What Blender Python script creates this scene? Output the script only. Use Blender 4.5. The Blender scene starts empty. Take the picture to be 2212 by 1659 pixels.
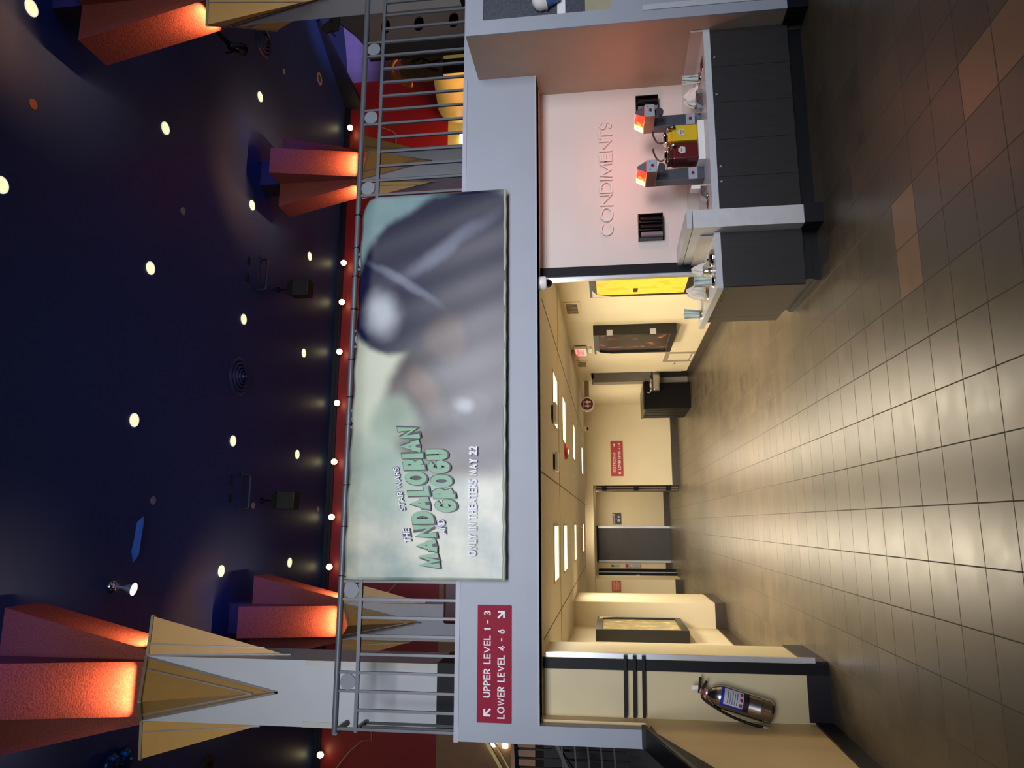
import bpy, bmesh, math, random
from mathutils import Vector, Matrix
random.seed(7)
sc = bpy.context.scene
col = sc.collection
PI = math.pi
R = math.radians

# ------------------------------------------------------------------ colour / materials
def lin(c):
    if isinstance(c, str):
        c = [int(c[i:i+2], 16)/255 for i in (0, 2, 4)]
    return [x/12.92 if x <= .04045 else ((x+.055)/1.055)**2.4 for x in c]
MATS = {}
def mat(name, c, rough=.6, metal=0, var=.06, scale=6, bump=0, spec=.5, emit=None, es=0, stretch=None, coat=0):
    if name in MATS: return MATS[name]
    m = bpy.data.materials.new(name); m.use_nodes = True
    nt = m.node_tree; b = nt.nodes['Principled BSDF']
    c = lin(c)
    b.inputs['Roughness'].default_value = rough
    b.inputs['Metallic'].default_value = metal
    b.inputs['Specular IOR Level'].default_value = spec
    b.inputs['Coat Weight'].default_value = coat
    tc = nt.nodes.new('ShaderNodeTexCoord')
    mp = nt.nodes.new('ShaderNodeMapping'); nt.links.new(tc.outputs['Object'], mp.inputs[0])
    if stretch: mp.inputs['Scale'].default_value = stretch
    nz = nt.nodes.new('ShaderNodeTexNoise'); nz.inputs['Scale'].default_value = scale
    nz.inputs['Detail'].default_value = 5
    nt.links.new(mp.outputs[0], nz.inputs['Vector'])
    rp = nt.nodes.new('ShaderNodeValToRGB')
    rp.color_ramp.elements[0].position = .3; rp.color_ramp.elements[1].position = .7
    rp.color_ramp.elements[0].color = [max(0, x*(1-var)) for x in c]+[1]
    rp.color_ramp.elements[1].color = [min(1, x*(1+var)) for x in c]+[1]
    nt.links.new(nz.outputs['Fac'], rp.inputs[0]); nt.links.new(rp.outputs[0], b.inputs['Base Color'])
    if bump:
        bp = nt.nodes.new('ShaderNodeBump'); bp.inputs['Strength'].default_value = bump
        bp.inputs['Distance'].default_value = .01
        nt.links.new(nz.outputs['Fac'], bp.inputs['Height']); nt.links.new(bp.outputs[0], b.inputs['Normal'])
    if emit:
        b.inputs['Emission Color'].default_value = lin(emit)+[1]; b.inputs['Emission Strength'].default_value = es
    MATS[name] = m
    return m
def glass(name, c, rough=.05, alpha=.35):
    m = mat(name, c, rough, var=.02); b = m.node_tree.nodes['Principled BSDF']
    b.inputs['Transmission Weight'].default_value = alpha; return m

CREAM = mat('cream_paint', 'dfd2b2', .55, var=.03, scale=2, bump=.03)
CREAM2 = mat('stair_wall_paint', 'd0c49c', .55, var=.05, scale=3, bump=.04)
WHITE = mat('warm_white_paint', 'd2cac4', .5, var=.03, scale=2)
GREYP = mat('cool_grey_paint', '9da5b2', .5, var=.03, scale=3, bump=.03)
GREYD = mat('column_grey_paint', 'b6bbc0', .45, var=.03, scale=3)
SOFFIT = mat('soffit_paint', 'dcd4c4', .6, var=.03)
TILEB = mat('base_tile', '3b3128', .4, var=.15, scale=9)
BLACK = mat('black_trim', '0c0f17', .5, var=.1, spec=.2)
BLACKM = mat('black_metal', '09090b', .45, var=.1, spec=.2)
ALU = mat('aluminium', 'c4c8cf', .3, metal=.6, var=.05)
NAVY = mat('navy_ceiling_paint', '1a305c', .5, var=.05, scale=1.5, spec=.35)
NAVYD = mat('dark_navy_paint', '0f1326', .5, var=.1)
RED = mat('red_paint', '8e1c1c', .5, var=.05, scale=1)
TAN = mat('tan_panel', '94704e', .55, var=.1)
GOLD = mat('gold_paint', 'c79a52', .45, var=.04)
BRONZE = mat('silver_trim', '8e8984', .4, metal=.5, var=.1)
PLUM = mat('textured_plum_finish', '84443a', .75, var=.25, scale=55, bump=.35, spec=.2)
CAB = mat('cabinet_laminate', '2c2a2d', .42, var=.14, scale=9, stretch=(6, 6, .5))
CABS = mat('cabinet_side_laminate', '3a332b', .42, var=.14, scale=9, stretch=(6, 6, .5))
KICK = mat('black_kick', '0d1016', .35, var=.1)
COUNTER = mat('white_solid_surface', 'c8ccd2', .28, var=.03, scale=30)
SPLASH = mat('backsplash_surface', 'c2bcb4', .3, var=.03)
RAIL = mat('grey_rail_paint', '5e636b', .4, metal=.2, var=.05)
STEEL = mat('stainless_steel', 'aaa7a4', .22, metal=1, var=.06, scale=12)
STEELP = mat('brushed_steel_plate', 'a9b1bf', .45, metal=.4, var=.04)
CHROME = mat('chrome', 'd5cfc6', .07, metal=1, var=.04)
SIGNR = mat('red_sign', '94203a', .6, var=.03, spec=.15)
SIGNR2 = mat('bright_red_sign', 'b03038', .45, var=.03)
LETW = mat('white_lettering', 'e8e8ee', .5, var=.01)
LETC = mat('painted_letter', 'dccfca', .45, var=.01)
PWHITE = mat('white_plastic', 'eeeeec', .35, var=.02)
PBLACK = mat('black_plastic', '0c0a0c', .3, var=.1)
LENS = mat('dark_dome', '0a0806', .06, var=.05)
YEL = mat('mustard_yellow', 'd9b71c', .35, var=.03)
MAR = mat('ketchup_maroon', '5c1413', .3, var=.04)
ORANGE = mat('orange_plastic', 'd97a16', .3)
PAPER = mat('napkin_paper', 'e6e0d8', .8, var=.03, scale=20)
STRAW = mat('straw_wrapper', 'd6dedc', .7, var=.25, scale=60, stretch=(1, 1, .15))
STRAWG = mat('green_printed_straw_wrapper', 'b4ccc0', .7, var=.3, scale=60, stretch=(1, 1, .15))
SPK = mat('speaker_black', '1d1b14', .6, var=.1)
BRK = mat('painted_bracket', '26283c', .5, var=.1)
PLATEC = mat('unlit_cover_plate', '8d7f80', .6)
PLATEO = mat('orange_cover_plate', '8a5133', .6)
RUBBER = mat('black_rubber', '0b0a0b', .4)
LIGHTW = mat('lit_ceiling_panel', 'ffffff', .5, emit='ffe6b8', es=4.5)
LIGHTY = mat('lit_downlight_lens', 'fff0c0', .5, emit='ffe6a0', es=1.35)
LIGHTRIM = mat('downlight_trim', 'f6efd0', .3, emit='fff6d8', es=.8)
BULB = mat('bright_bulb', 'ffffff', .4, emit='ffeaa8', es=9)
SPOTB = mat('spot_bulb', 'ffffff', .4, emit='fff2c8', es=14)
HEAT = None
WOODL = mat('light_strip', 'ffffff', .4, emit='fff3d6', es=6)
PYEL = mat('yellow_glow_paint', 'a89850', .5, emit='b8a050', es=.25)  # yellow light on wall and canopy put into the colour, with faint emission
DARK = mat('near_black_paint', '0a0a0c', .6)
MAUVE = mat('mauve_wall', '6a5a6a', .6)
BROWNB = mat('brown_board', '76675c', .6, var=.05)
BROWND = mat('dark_brown_board', '2a221a', .6)

# ------------------------------------------------------------------ geometry
class G:
    def __init__(s): s.v = []; s.f = []; s.mi = []; s.sm = []
    def add(s, v, f, mi=0, sm=False):
        b = len(s.v); s.v += [tuple(p) for p in v]; s.f += [tuple(b+i for i in q) for q in f]
        s.mi += [mi]*len(f); s.sm += [sm]*len(f); return s
    def box(s, x0, x1, y0, y1, z0, z1, mi=0):
        v = [(x, y, z) for z in (z0, z1) for y in (y0, y1) for x in (x0, x1)]
        return s.add(v, [(0, 2, 3, 1), (4, 5, 7, 6), (0, 1, 5, 4), (2, 6, 7, 3), (0, 4, 6, 2), (1, 3, 7, 5)], mi)
    def rbox(s, x0, x1, y0, y1, z0, z1, r=.01, mi=0):      # bevelled box
        bm = bmesh.new(); g = G().box(x0, x1, y0, y1, z0, z1)
        vs = [bm.verts.new(p) for p in g.v]
        for f in g.f: bm.faces.new([vs[i] for i in f])
        bmesh.ops.bevel(bm, geom=bm.edges[:], offset=r, segments=2, affect='EDGES', profile=.6)
        bm.verts.index_update()
        s.add([v.co for v in bm.verts], [[v.index for v in f.verts] for f in bm.faces], mi); bm.free(); return s
    def prism(s, poly, d, mi=0):                            # poly of 3D points extruded by d
        d = Vector(d); n = len(poly); a = [Vector(p) for p in poly]
        nrm = Vector((0, 0, 0))
        for i in range(n): nrm += a[i].cross(a[(i+1) % n])
        if nrm.dot(d) > 0: a = a[::-1]
        f = [tuple(range(n)), tuple(range(2*n-1, n-1, -1))]+[(i, i+n, (i+1) % n+n, (i+1) % n) for i in range(n)]
        return s.add(a+[p+d for p in a], f, mi)
    def ring(s, c, ax, r, n=16):
        c = Vector(c); ax = Vector(ax).normalized()
        u = ax.cross(Vector((0, 0, 1)) if abs(ax.z) < .9 else Vector((1, 0, 0))).normalized(); w = ax.cross(u)
        return [c+u*(r*math.cos(2*PI*i/n))+w*(r*math.sin(2*PI*i/n)) for i in range(n)]
    def loft(s, rings, mi=0, caps=True, sm=True):
        n = len(rings[0]); v = [p for r in rings for p in r]
        f = [(k*n+i, k*n+(i+1) % n, (k+1)*n+(i+1) % n, (k+1)*n+i) for k in range(len(rings)-1) for i in range(n)]
        s.add(v, f, mi, sm)
        if caps:
            s.add(rings[0], [tuple(range(n-1, -1, -1))], mi); s.add(rings[-1], [tuple(range(n))], mi)
        return s
    def cyl(s, a, b, r, r2=None, n=16, mi=0):
        a = Vector(a); b = Vector(b); ax = b-a
        return s.loft([s.ring(a, ax, r, n), s.ring(b, ax, r if r2 is None else r2, n)], mi)
    def lathe(s, base, ax, prof, n=20, mi=0, caps=True):    # prof: (dist, radius)
        base = Vector(base); ax = Vector(ax).normalized()
        return s.loft([s.ring(base+ax*d, ax, max(r, 1e-4), n) for d, r in prof], mi, caps)
    def tube(s, pts, r, n=8, mi=0):
        p = [Vector(q) for q in pts]; rings = []; u = None
        for i in range(len(p)):
            t = (p[min(i+1, len(p)-1)]-p[max(i-1, 0)]).normalized()
            if u is None: u = t.cross(Vector((0, 0, 1)) if abs(t.z) < .9 else Vector((1, 0, 0)))
            u = (u-t*u.dot(t)).normalized(); w = t.cross(u)
            rings.append([p[i]+u*(r*math.cos(2*PI*k/n))+w*(r*math.sin(2*PI*k/n)) for k in range(n)])
        return s.loft(rings, mi)
    def bar(s, a, b, w, h, up=(0, 0, 1), mi=0):             # rectangular bar a->b
        a = Vector(a); b = Vector(b); t = (b-a).normalized(); x = t.cross(Vector(up)).normalized(); y = x.cross(t)
        r = lambda c: [c-x*w/2-y*h/2, c+x*w/2-y*h/2, c+x*w/2+y*h/2, c-x*w/2+y*h/2]
        return s.loft([r(a), r(b)], mi, True, False)
    def build(s, name, m, parent=None, **tags):
        off = Vector((0, 0, 0)); p = parent
        while p is not None: off += p.location; p = p.parent
        o = None
        if parent is None:
            xs = [v[0] for v in s.v]; ys = [v[1] for v in s.v]; zs = [v[2] for v in s.v]
            off = Vector(((min(xs)+max(xs))/2, (min(ys)+max(ys))/2, min(zs)))
        me = bpy.data.meshes.new(name); me.from_pydata([tuple(Vector(v)-off) for v in s.v], [], s.f)
        for mm in (m if isinstance(m, (list, tuple)) else [m]): me.materials.append(mm)
        me.polygons.foreach_set('material_index', s.mi); me.polygons.foreach_set('use_smooth', s.sm)
        me.update()
        o = bpy.data.objects.new(name, me); col.objects.link(o)
        if parent is None: o.location = off
        else: o.parent = parent
        for k, v in tags.items(): o[k] = v
        return o
def thing(name, loc, label, category, group=None):
    o = bpy.data.objects.new(name, None); o.empty_display_size = .1; col.objects.link(o); o.location = loc
    o['label'] = label; o['category'] = category
    if group: o['group'] = group
    return o
def tag(o, label, category, group=None):
    o['label'] = label; o['category'] = category
    if group: o['group'] = group
    return o
def struct(o): o['kind'] = 'structure'; return o
def S(name, g, m): return struct(g.build(name, m))
def copy_tree(o, parent=None):
    c = o.copy(); col.objects.link(c); c.parent = parent
    for ch in list(o.children): copy_tree(ch, c)
    return c
def arcp(cx, cy, rx, ry, a0, a1, n=10):
    return [(cx+rx*math.cos(R(a0+(a1-a0)*i/n)), cy+ry*math.sin(R(a0+(a1-a0)*i/n))) for i in range(n+1)]
GL = {   # plain stroke alphabet: (width, [polylines]) in a unit-high box
 'A': (.86, [[(0, 0), (.5, 1), (1, 0)], [(.2, .33), (.8, .33)]]), 'C': (.86, [arcp(.56, .5, .56, .5, 45, 315, 14)]), 'D': (.8, [[(0, 0), (0, 1), (.4, 1)]+arcp(.4, .5, .6, .5, 90, -90, 12)+[(0, 0)]]),
 'E': (.58, [[(1, 1), (0, 1), (0, 0), (1, 0)], [(0, .52), (.9, .52)]]), 'G': (.92, [arcp(.54, .5, .54, .5, 48, 345, 16)+[(1, .48), (.58, .48)]]), 'H': (.74, [[(0, 0), (0, 1)], [(1, 0), (1, 1)], [(0, .5), (1, .5)]]),
 'I': (.0, [[(0, 0), (0, 1)]]), 'L': (.52, [[(0, 1), (0, 0), (1, 0)]]), 'M': (1.0, [[(0, 0), (.1, 1), (.5, .12), (.9, 1), (1, 0)]]), 'N': (.8, [[(0, 0), (0, 1), (1, 0), (1, 1)]]),
 'O': (.98, [arcp(.5, .5, .5, .5, 90, 450, 22)]), 'P': (.56, [[(0, 0), (0, 1), (.5, 1)]+arcp(.5, .74, .5, .26, 90, -90, 8)+[(0, .48)]]), 'R': (.6, [[(0, 0), (0, 1), (.5, 1)]+arcp(.5, .74, .5, .26, 90, -90, 8)+[(0, .48)], [(.42, .48), (1, 0)]]),
 'S': (.56, [arcp(.5, .75, .5, .25, 30, 270, 10)+arcp(.5, .25, .5, .25, 90, -150, 10)]), 'T': (.6, [[(0, 1), (1, 1)], [(.5, 1), (.5, 0)]]), 'U': (.7, [[(0, 1), (0, .35)]+arcp(.5, .35, .5, .35, 180, 360, 10)+[(1, 1)]]),
 'V': (.84, [[(0, 1), (.5, 0), (1, 1)]]), 'W': (1.2, [[(0, 1), (.25, 0), (.5, .9), (.75, 0), (1, 1)]]), 'X': (.75, [[(0, 0), (1, 1)], [(0, 1), (1, 0)]]), 'Y': (.76, [[(0, 1), (.5, .48), (1, 1)], [(.5, .48), (.5, 0)]]), 'Z': (.66, [[(0, 1), (1, 1), (0, 0), (1, 0)]]),
 '-': (.32, [[(0, .42), (1, .42)]]), '1': (.22, [[(0, .8), (1, 1), (1, 0)]]), '2': (.58, [arcp(.5, .7, .5, .3, 165, -35, 9)+[(0, 0), (1, 0)]]), '3': (.54, [arcp(.46, .76, .5, .24, 150, -90, 9)+arcp(.46, .27, .54, .27, 90, -150, 9)]),
 '4': (.66, [[(.72, 0), (.72, 1), (0, .26), (1, .26)]]), '6': (.6, [[(.72, 1), (.1, .48)]+arcp(.5, .31, .5, .31, 150, 510, 18)]), 'g': (.5, [arcp(.5, .3, .5, .3, 0, 360, 10), [(1, .6), (1, -.2), (.1, -.2)]]), 'e': (.5, [[(0, .3), (1, .3)]+arcp(.5, .3, .5, .3, 0, 300, 9)]), 'a': (.5, [arcp(.5, .3, .5, .3, 0, 360, 10), [(1, .6), (1, 0)]]), 'r': (.3, [[(0, 0), (0, .6)], arcp(.6, .3, .6, .3, 170, 60, 4)]),
}
_tc = {}
def text_geo(s, w, h, depth=.0, bold=.14, shear=0, space=.24):
    key = (s, w, h, depth, bold, shear, space)
    if key in _tc: return _tc[key]
    t = bold*h; n = len(s); gw = [GL[c][0] if c in GL else .5 for c in s]
    solid = sum(gw); gaps = t*sum(1 for c in s if c != ' ')+(n-1)*space*h*.5
    k = (w-gaps-abs(shear)*h)/(solid*h) if solid else 1
    if n == 1 and s == 'I': k = 1
    v = []; f = []; x = -w/2
    for c, q in zip(s, gw):
        if c == ' ': x += q*h*k+space*h*.5; continue
        for pl in GL[c][1]:
            P = [Vector((x+t/2+px*q*h*k, -h/2+t/2+py*(h-t))) for px, py in pl]
            cl = (P[0]-P[-1]).length < 1e-6 and len(P) > 3
            L = len(P); Lf = []; Rt_ = []
            for i in range(L):
                a = P[i-1] if i > 0 else (P[-2] if cl else None); b = P[i+1] if i < L-1 else (P[1] if cl else None)
                d0 = (P[i]-a).normalized() if a is not None else None; d1 = (b-P[i]).normalized() if b is not None else None
                if d0 is None: d0 = d1
                if d1 is None: d1 = d0
                n0 = Vector((-d0.y, d0.x)); n1 = Vector((-d1.y, d1.x)); m = n0+n1
                if m.length < .2: m = n0
                m.normalize(); mm = m*(t/2/max(.42, m.dot(n0)))
                e = Vector((0, 0))
                if not cl and i == 0: e = -d0*t/2*(1 if abs(d0.x) < .01 or abs(d0.y) < .01 else .3)
                if not cl and i == L-1: e = d0*t/2*(1 if abs(d0.x) < .01 or abs(d0.y) < .01 else .3)
                Lf.append(P[i]+mm+e); Rt_.append(P[i]-mm+e)
            cl_ = lambda y: y if c == 'g' else max(-h/2, min(h/2, y))
            pi_ = GL[c][1].index(pl)
            for i in range(L-1):
                z1 = depth+.0003*(i % 2+2*pi_); Q = [Lf[i], Rt_[i], Rt_[i+1], Lf[i+1]]
                Q = [(p.x+shear*(cl_(p.y)+h/2)*.6, cl_(p.y)) for p in Q]; b0 = len(v)
                v += [(a, b_, z1) for a, b_ in Q]; f.append((b0, b0+1, b0+2, b0+3))
                if depth:
                    v += [(a, b_, 0) for a, b_ in Q]
                    f += [(b0, b0+3, b0+7, b0+4), (b0+1, b0+5, b0+6, b0+2)]
                    if not cl and i == 0: f.append((b0, b0+4, b0+5, b0+1))
                    if not cl and i == L-2: f.append((b0+2, b0+6, b0+7, b0+3))
        x += q*h*k+t+space*h*.5
    _tc[key] = (v, f); return v, f
def put(g, vf, c, right, up, mi=0):
    c = Vector(c); right = Vector(right).normalized(); up = Vector(up).normalized(); n = right.cross(up)
    return g.add([c+right*a+up*b+n*d for a, b, d in vf[0]], vf[1], mi)
RX = (1, 0, 0); UZ = (0, 0, 1)
def lettering(s, c, w, h, m, parent, right=RX, up=UZ, bold=.15, shear=0, depth=0, name='lettering', space=.24):
    return put(G(), text_geo(s, w, h, depth, bold, shear, space), c, right, up).build(name, m, parent)
def flat(poly, c, right=RX, up=UZ):           # 2D polygon -> verts/faces
    return ([(a, b, 0) for a, b in poly], [tuple(range(len(poly)))])
def arrow(deg, s):                            # arrow polygon(s) pointing deg (0 = right)
    P = [(-.5, -.1), (.18, -.1), (-.12, -.4), (.06, -.5), (.55, 0), (.06, .5), (-.12, .4), (.18, .1), (-.5, .1)]
    a = R(deg); return [((x*math.cos(a)-y*math.sin(a))*s, (x*math.sin(a)+y*math.cos(a))*s) for x, y in P]

# ------------------------------------------------------------------ floor material
def floor_mat():
    m = bpy.data.materials.new('floor_tile'); m.use_nodes = True; nt = m.node_tree; N = nt.nodes; L = nt.links
    b = N['Principled BSDF']; geo = N.new('ShaderNodeNewGeometry'); sp = N.new('ShaderNodeSeparateXYZ'); L.new(geo.outputs['Position'], sp.inputs[0])
    def M(op, a, bb=None, c=None):
        n = N.new('ShaderNodeMath'); n.operation = op
        for i, x in enumerate((a, bb, c)):
            if x is None: continue
            if isinstance(x, (int, float)): n.inputs[i].default_value = x
            else: L.new(x, n.inputs[i])
        return n.outputs[0]
    u = M('DIVIDE', M('SUBTRACT', sp.outputs[0], .095), .297); v = M('DIVIDE', M('SUBTRACT', sp.outputs[1], 3.40), .3085)
    fu = M('FRACT', u); fv = M('FRACT', v); iu = M('FLOOR', u); iv = M('FLOOR', v)
    def edge(f): return M('LESS_THAN', M('MINIMUM', f, M('SUBTRACT', 1, f)), .0115)
    gr = M('MAXIMUM', edge(fu), edge(fv))
    cmb = N.new('ShaderNodeCombineXYZ'); L.new(iu, cmb.inputs[0]); L.new(iv, cmb.inputs[1])
    wn = N.new('ShaderNodeTexWhiteNoise'); L.new(cmb.outputs[0], wn.inputs[0])
    nz = N.new('ShaderNodeTexNoise'); nz.inputs['Scale'].default_value = 5; nz.inputs['Detail'].default_value = 8; nz.inputs['Roughness'].default_value = .65; L.new(geo.outputs['Position'], nz.inputs['Vector'])
    t = M('ADD', M('MULTIPLY', wn.outputs[0], .35), M('MULTIPLY', nz.outputs['Fac'], .8))
    rp = N.new('ShaderNodeValToRGB'); rp.color_ramp.elements[0].position = .25; rp.color_ramp.elements[1].position = .9
    rp.color_ramp.elements[0].color = lin('433a2e')+[1]; rp.color_ramp.elements[1].color = lin('5f523e')+[1]; L.new(t, rp.inputs[0])
    def cell(x0, x1, y0, y1):
        return M('MULTIPLY', M('MULTIPLY', M('GREATER_THAN', iu, x0-.5), M('LESS_THAN', iu, x1+.5)), M('MULTIPLY', M('GREATER_THAN', iv, y0-.5), M('LESS_THAN', iv, y1+.5)))
    tan = M('MAXIMUM', cell(4, 5, 2, 2), cell(6, 6, -3, -1))
    rt = N.new('ShaderNodeValToRGB'); rt.color_ramp.elements[0].color = lin('7d5d40')+[1]; rt.color_ramp.elements[1].color = lin('946f4d')+[1]; L.new(nz.outputs['Fac'], rt.inputs[0])
    mx = N.new('ShaderNodeMix'); mx.data_type = 'RGBA'; L.new(tan, mx.inputs[0]); L.new(rp.outputs[0], mx.inputs[6]); L.new(rt.outputs[0], mx.inputs[7])
    mg = N.new('ShaderNodeMix'); mg.data_type = 'RGBA'; L.new(gr, mg.inputs[0]); L.new(mx.outputs[2], mg.inputs[6]); mg.inputs[7].default_value = lin('4e453c')+[1]
    L.new(mg.outputs[2], b.inputs['Base Color'])
    ro = M('ADD', M('MULTIPLY', nz.outputs['Fac'], .18), M('ADD', .27, M('MULTIPLY', gr, .5))); L.new(ro, b.inputs['Roughness'])
    b.inputs['Specular IOR Level'].default_value = .5
    bp = N.new('ShaderNodeBump'); bp.inputs['Strength'].default_value = .12; bp.inputs['Distance'].default_value = .004; L.new(nz.outputs['Fac'], bp.inputs['Height']); L.new(bp.outputs[0], b.inputs['Normal'])
    return m
FLOOR = floor_mat()

# ================================================================== SETTING, lower level
S('floor', G().box(-7, 9, -4, 22.6, -.1, 0), FLOOR)
H1 = 2.32
S('ceiling_corridor', G().box(-1.6, 4.3, 6.2, 13.3, H1, H1+.06).box(-2.7, 4.3, 13.3, 18.4, H1, H1+.06), SOFFIT)
S('ceiling_far_lobby', G().box(-2.7, 3.1, 18.52, 22.2, 2.13, 2.2), SOFFIT)
S('trim_1', G().box(-2.7, 3.1, 18.38, 18.52, 2.125, H1), CREAM)            # bulkhead
S('wall_condiment', G().box(2.36, 4.3, 6.51, 6.64, 0, H1), WHITE)
# corridor right wall with the fountain recess
g = G().box(2.97, 3.1, 6.64, 14.35, 0, H1).box(2.97, 3.1, 15.6, 18.4, 0, H1).box(2.97, 3.1, 14.35, 15.6, 2.04, H1)
g.box(3.1, 3.3, 14.25, 14.35, 0, 2.1)
S('wall_right', g, CREAM)
S('wall_recess', G().box(3.3, 3.4, 14.25, 15.7, 0, 2.1).box(3.1, 3.3, 15.6, 15.7, 0, 2.1), TILEB)
S('wall_far', G().box(.93, 3.0, 18.4, 18.62, 0, 2.13).box(.93, 1.03, 18.62, 22.2, 0, 2.13), CREAM)
S('wall_end', G().box(-1.42, -1.13, 22, 22.2, 0, 2.13).box(-.09, .93, 22, 22.2, 0, 2.13), CREAM)
S('wall_left', G().box(-1.72, -1.58, 7.2, 11.85, 0, H1), CREAM)
S('wall_left_pier', G().box(-1.72, -1.21, 11.82, 13.3, 0, H1), CREAM)
S('wall_left_far', G().box(-2.7, -2.6, 13.3, 18.7, 0, H1).box(-2.6, -1.37, 18.68, 20.1, 0, 2.13).box(-1.55, -1.42, 20.9, 22.2, 0, 2.13), CREAM)
S('wall_front_left', G().box(-1.58, -1.115, 6.45, 7.25, 0, H1), CREAM2)
g = G().prism([(-1.58, -3, 0), (-1.58, 7.2, 0), (-1.58, 7.2, 2.32), (-1.58, 6.31, 2.32), (-1.58, 6.31, 1.475), (-1.58, 6.1, 1.47), (-1.58, 5.26, 1.12), (-1.58, 2.6, .02), (-1.58, -3, .01)], (-.1, 0, 0))
S('wall_stair_side', g, mat('stair_side_paint', 'e2c894', .55, var=.05, scale=2, bump=.04))
# tiled baseboards
def bb(name, *bx):
    g = G()
    for b in bx: g.box(*b)
    return S(name, g, TILEB)
bb('baseboard_right', (2.955, 2.97, 6.7, 14.35, 0, .15), (2.955, 2.97, 15.6, 18.4, 0, .15))
bb('baseboard_far', (.915, 2.97, 18.385, 18.4, 0, .17), (.915, .93, 18.4, 22, 0, .17), (-.09, .93, 21.985, 22, 0, .15), (-1.42, -1.13, 21.985, 22, 0, .15))
bb('baseboard_left', (-1.58, -1.565, 7.25, 11.82, 0, .15), (-1.58, -1.195, 11.805, 11.82, 0, .16), (-1.21, -1.195, 11.82, 13.3, 0, .16), (-2.6, -1.355, 18.665, 18.68, 0, .17))
g = G().box(-1.565, -1.115, 6.432, 6.45, 0, .175).box(-1.115, -1.1, 6.45, 7.26, 0, .175)
S('baseboard_front_left', g, mat('dark_base_tile', '201e26', .45, var=.1, spec=.25))
S('baseboard_stair_side', G().box(-1.58, -1.562, -3, 6.432, 0, .135), mat('dark_base_tile', '25232a'))
# right front partition, white face and beige side
S('wall_front_right', G().box(4.19, 7.5, 5.56, 6.66, 0, 2.875), mat('beige_side_paint', 'b3a490', .55, var=.03))
S('trim_2', G().box(4.19, 4.33, 5.535, 5.56, .165, 2.875).box(4.33, 7.5, 5.535, 5.56, 2.72, 2.875).box(4.33, 7.5, 5.535, 5.56, .165, 1.61), GREYP)
S('trim_3', G().box(4.283, 4.335, 5.525, 5.535, .165, 1.34), mat('corner_guard_plastic', 'b9bfc8', .4))
S('baseboard_front_right', G().box(4.18, 7.5, 5.52, 5.56, 0, .165).box(4.175, 4.19, 5.56, 5.75, 0, .165), KICK)
# fascia of the upper floor and its left drop
g = G().box(-1.74, 8.5, 6.18, 6.4, H1, 3.02).box(-1.74, -1.6, 6.18, 6.3, 1.47, H1)
S('trim_4', g, GREYP)
S('trim_5', G().box(-1.745, 4.19, 6.172, 6.18, 2.985, 3.022).box(-1.6, 4.19, 6.175, 6.18, 2.32, 2.335), mat('fascia_edge', 'a8aebc', .5))
# black door surround pieces at both ends of the opening
S('trim_6', G().box(2.285, 2.362, 6.47, 6.52, 0, H1), BLACK)
S('trim_7', G().box(2.262, 2.283, 6.44, 6.50, 0, H1), BLACK)
S('trim_8', G().box(2.232, 2.262, 6.46, 6.52, 0, H1), ALU)
S('trim_9', G().box(-1.205, -1.12, 6.425, 6.45, .0, H1-.01), BLACK)
S('trim_10', G().box(-1.115, -1.075, 6.44, 6.47, .1, H1-.03), ALU)

# ================================================================== SETTING, upper level
HC = 8.4
S('ceiling', G().box(-9, 15, -5, 17, HC, HC+.1), NAVY)
S('floor_upper', G().box(-1.74, 12.4, 6.3, 16.65, 2.42, 3.0).box(-9, -1.74, 9.5, 16.65, 2.7, 3.0), TAN)
S('wall_back', G().box(-9, 11.5, 16.65, 16.8, 5.62, HC), RED)
S('wall_back_lower', G().box(-9, 9.0, 16.66, 16.8, 3.0, 5.62), TAN)
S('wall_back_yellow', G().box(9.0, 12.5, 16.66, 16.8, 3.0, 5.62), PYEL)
S('trim_11', G().box(-9, 10.72, 16.6, 16.65, 8.24, HC), NAVYD)
S('trim_12', G().box(-9, 10.72, 16.585, 16.6, 8.3, 8.34), DARK)
# curved side wall on the right of the upper hall
def arcwall():
    g = G(); pts = []
    for i in range(15):
        t = i/14; a = t*R(80)
        pts.append((11.5+3.2*math.sin(a), 16.65-4.6*(1-math.cos(a))))
    pts.append((15, 9)); 
    for i in range(len(pts)-1):
        (x0, y0), (x1, y1) = pts[i], pts[i+1]
        g.add([(x0, y0, 3), (x1, y1, 3), (x1, y1, HC), (x0, y0, HC)], [(0, 1, 2, 3)], 0, True)
    return g
def arc_mat():  # coloured light put into the wall colour: orange low, dark middle, purple high
    m = mat('curved_wall_light_gradient', '8a4a2a', .6, var=.05); nt = m.node_tree; b = nt.nodes['Principled BSDF']
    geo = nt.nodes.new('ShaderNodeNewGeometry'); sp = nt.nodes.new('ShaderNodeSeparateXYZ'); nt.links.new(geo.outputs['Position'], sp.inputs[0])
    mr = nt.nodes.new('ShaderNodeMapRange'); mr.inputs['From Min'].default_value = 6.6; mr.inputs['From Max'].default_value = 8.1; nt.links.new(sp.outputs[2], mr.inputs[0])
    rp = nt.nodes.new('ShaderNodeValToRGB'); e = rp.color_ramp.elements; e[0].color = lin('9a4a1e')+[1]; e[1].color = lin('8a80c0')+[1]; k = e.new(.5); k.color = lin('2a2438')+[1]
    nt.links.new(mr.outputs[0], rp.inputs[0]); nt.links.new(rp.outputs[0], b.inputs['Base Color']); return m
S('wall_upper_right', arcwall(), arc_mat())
S('ceiling_soffit', G().prism([(10.72, 16.65, 8.4), (11.75, 14.55, 8.4), (11.75, 14.55, 8.33), (10.72, 16.65, 7.9)], (.12, .06, 0)), NAVYD)
S('wall_stairwell', G().box(-7, -1.76, 7.6, 7.7, 0, 2.42), DARK)
S('wall_outer_left', G().box(-9.1, -9, -4, 17, 0, HC), NAVYD)

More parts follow.
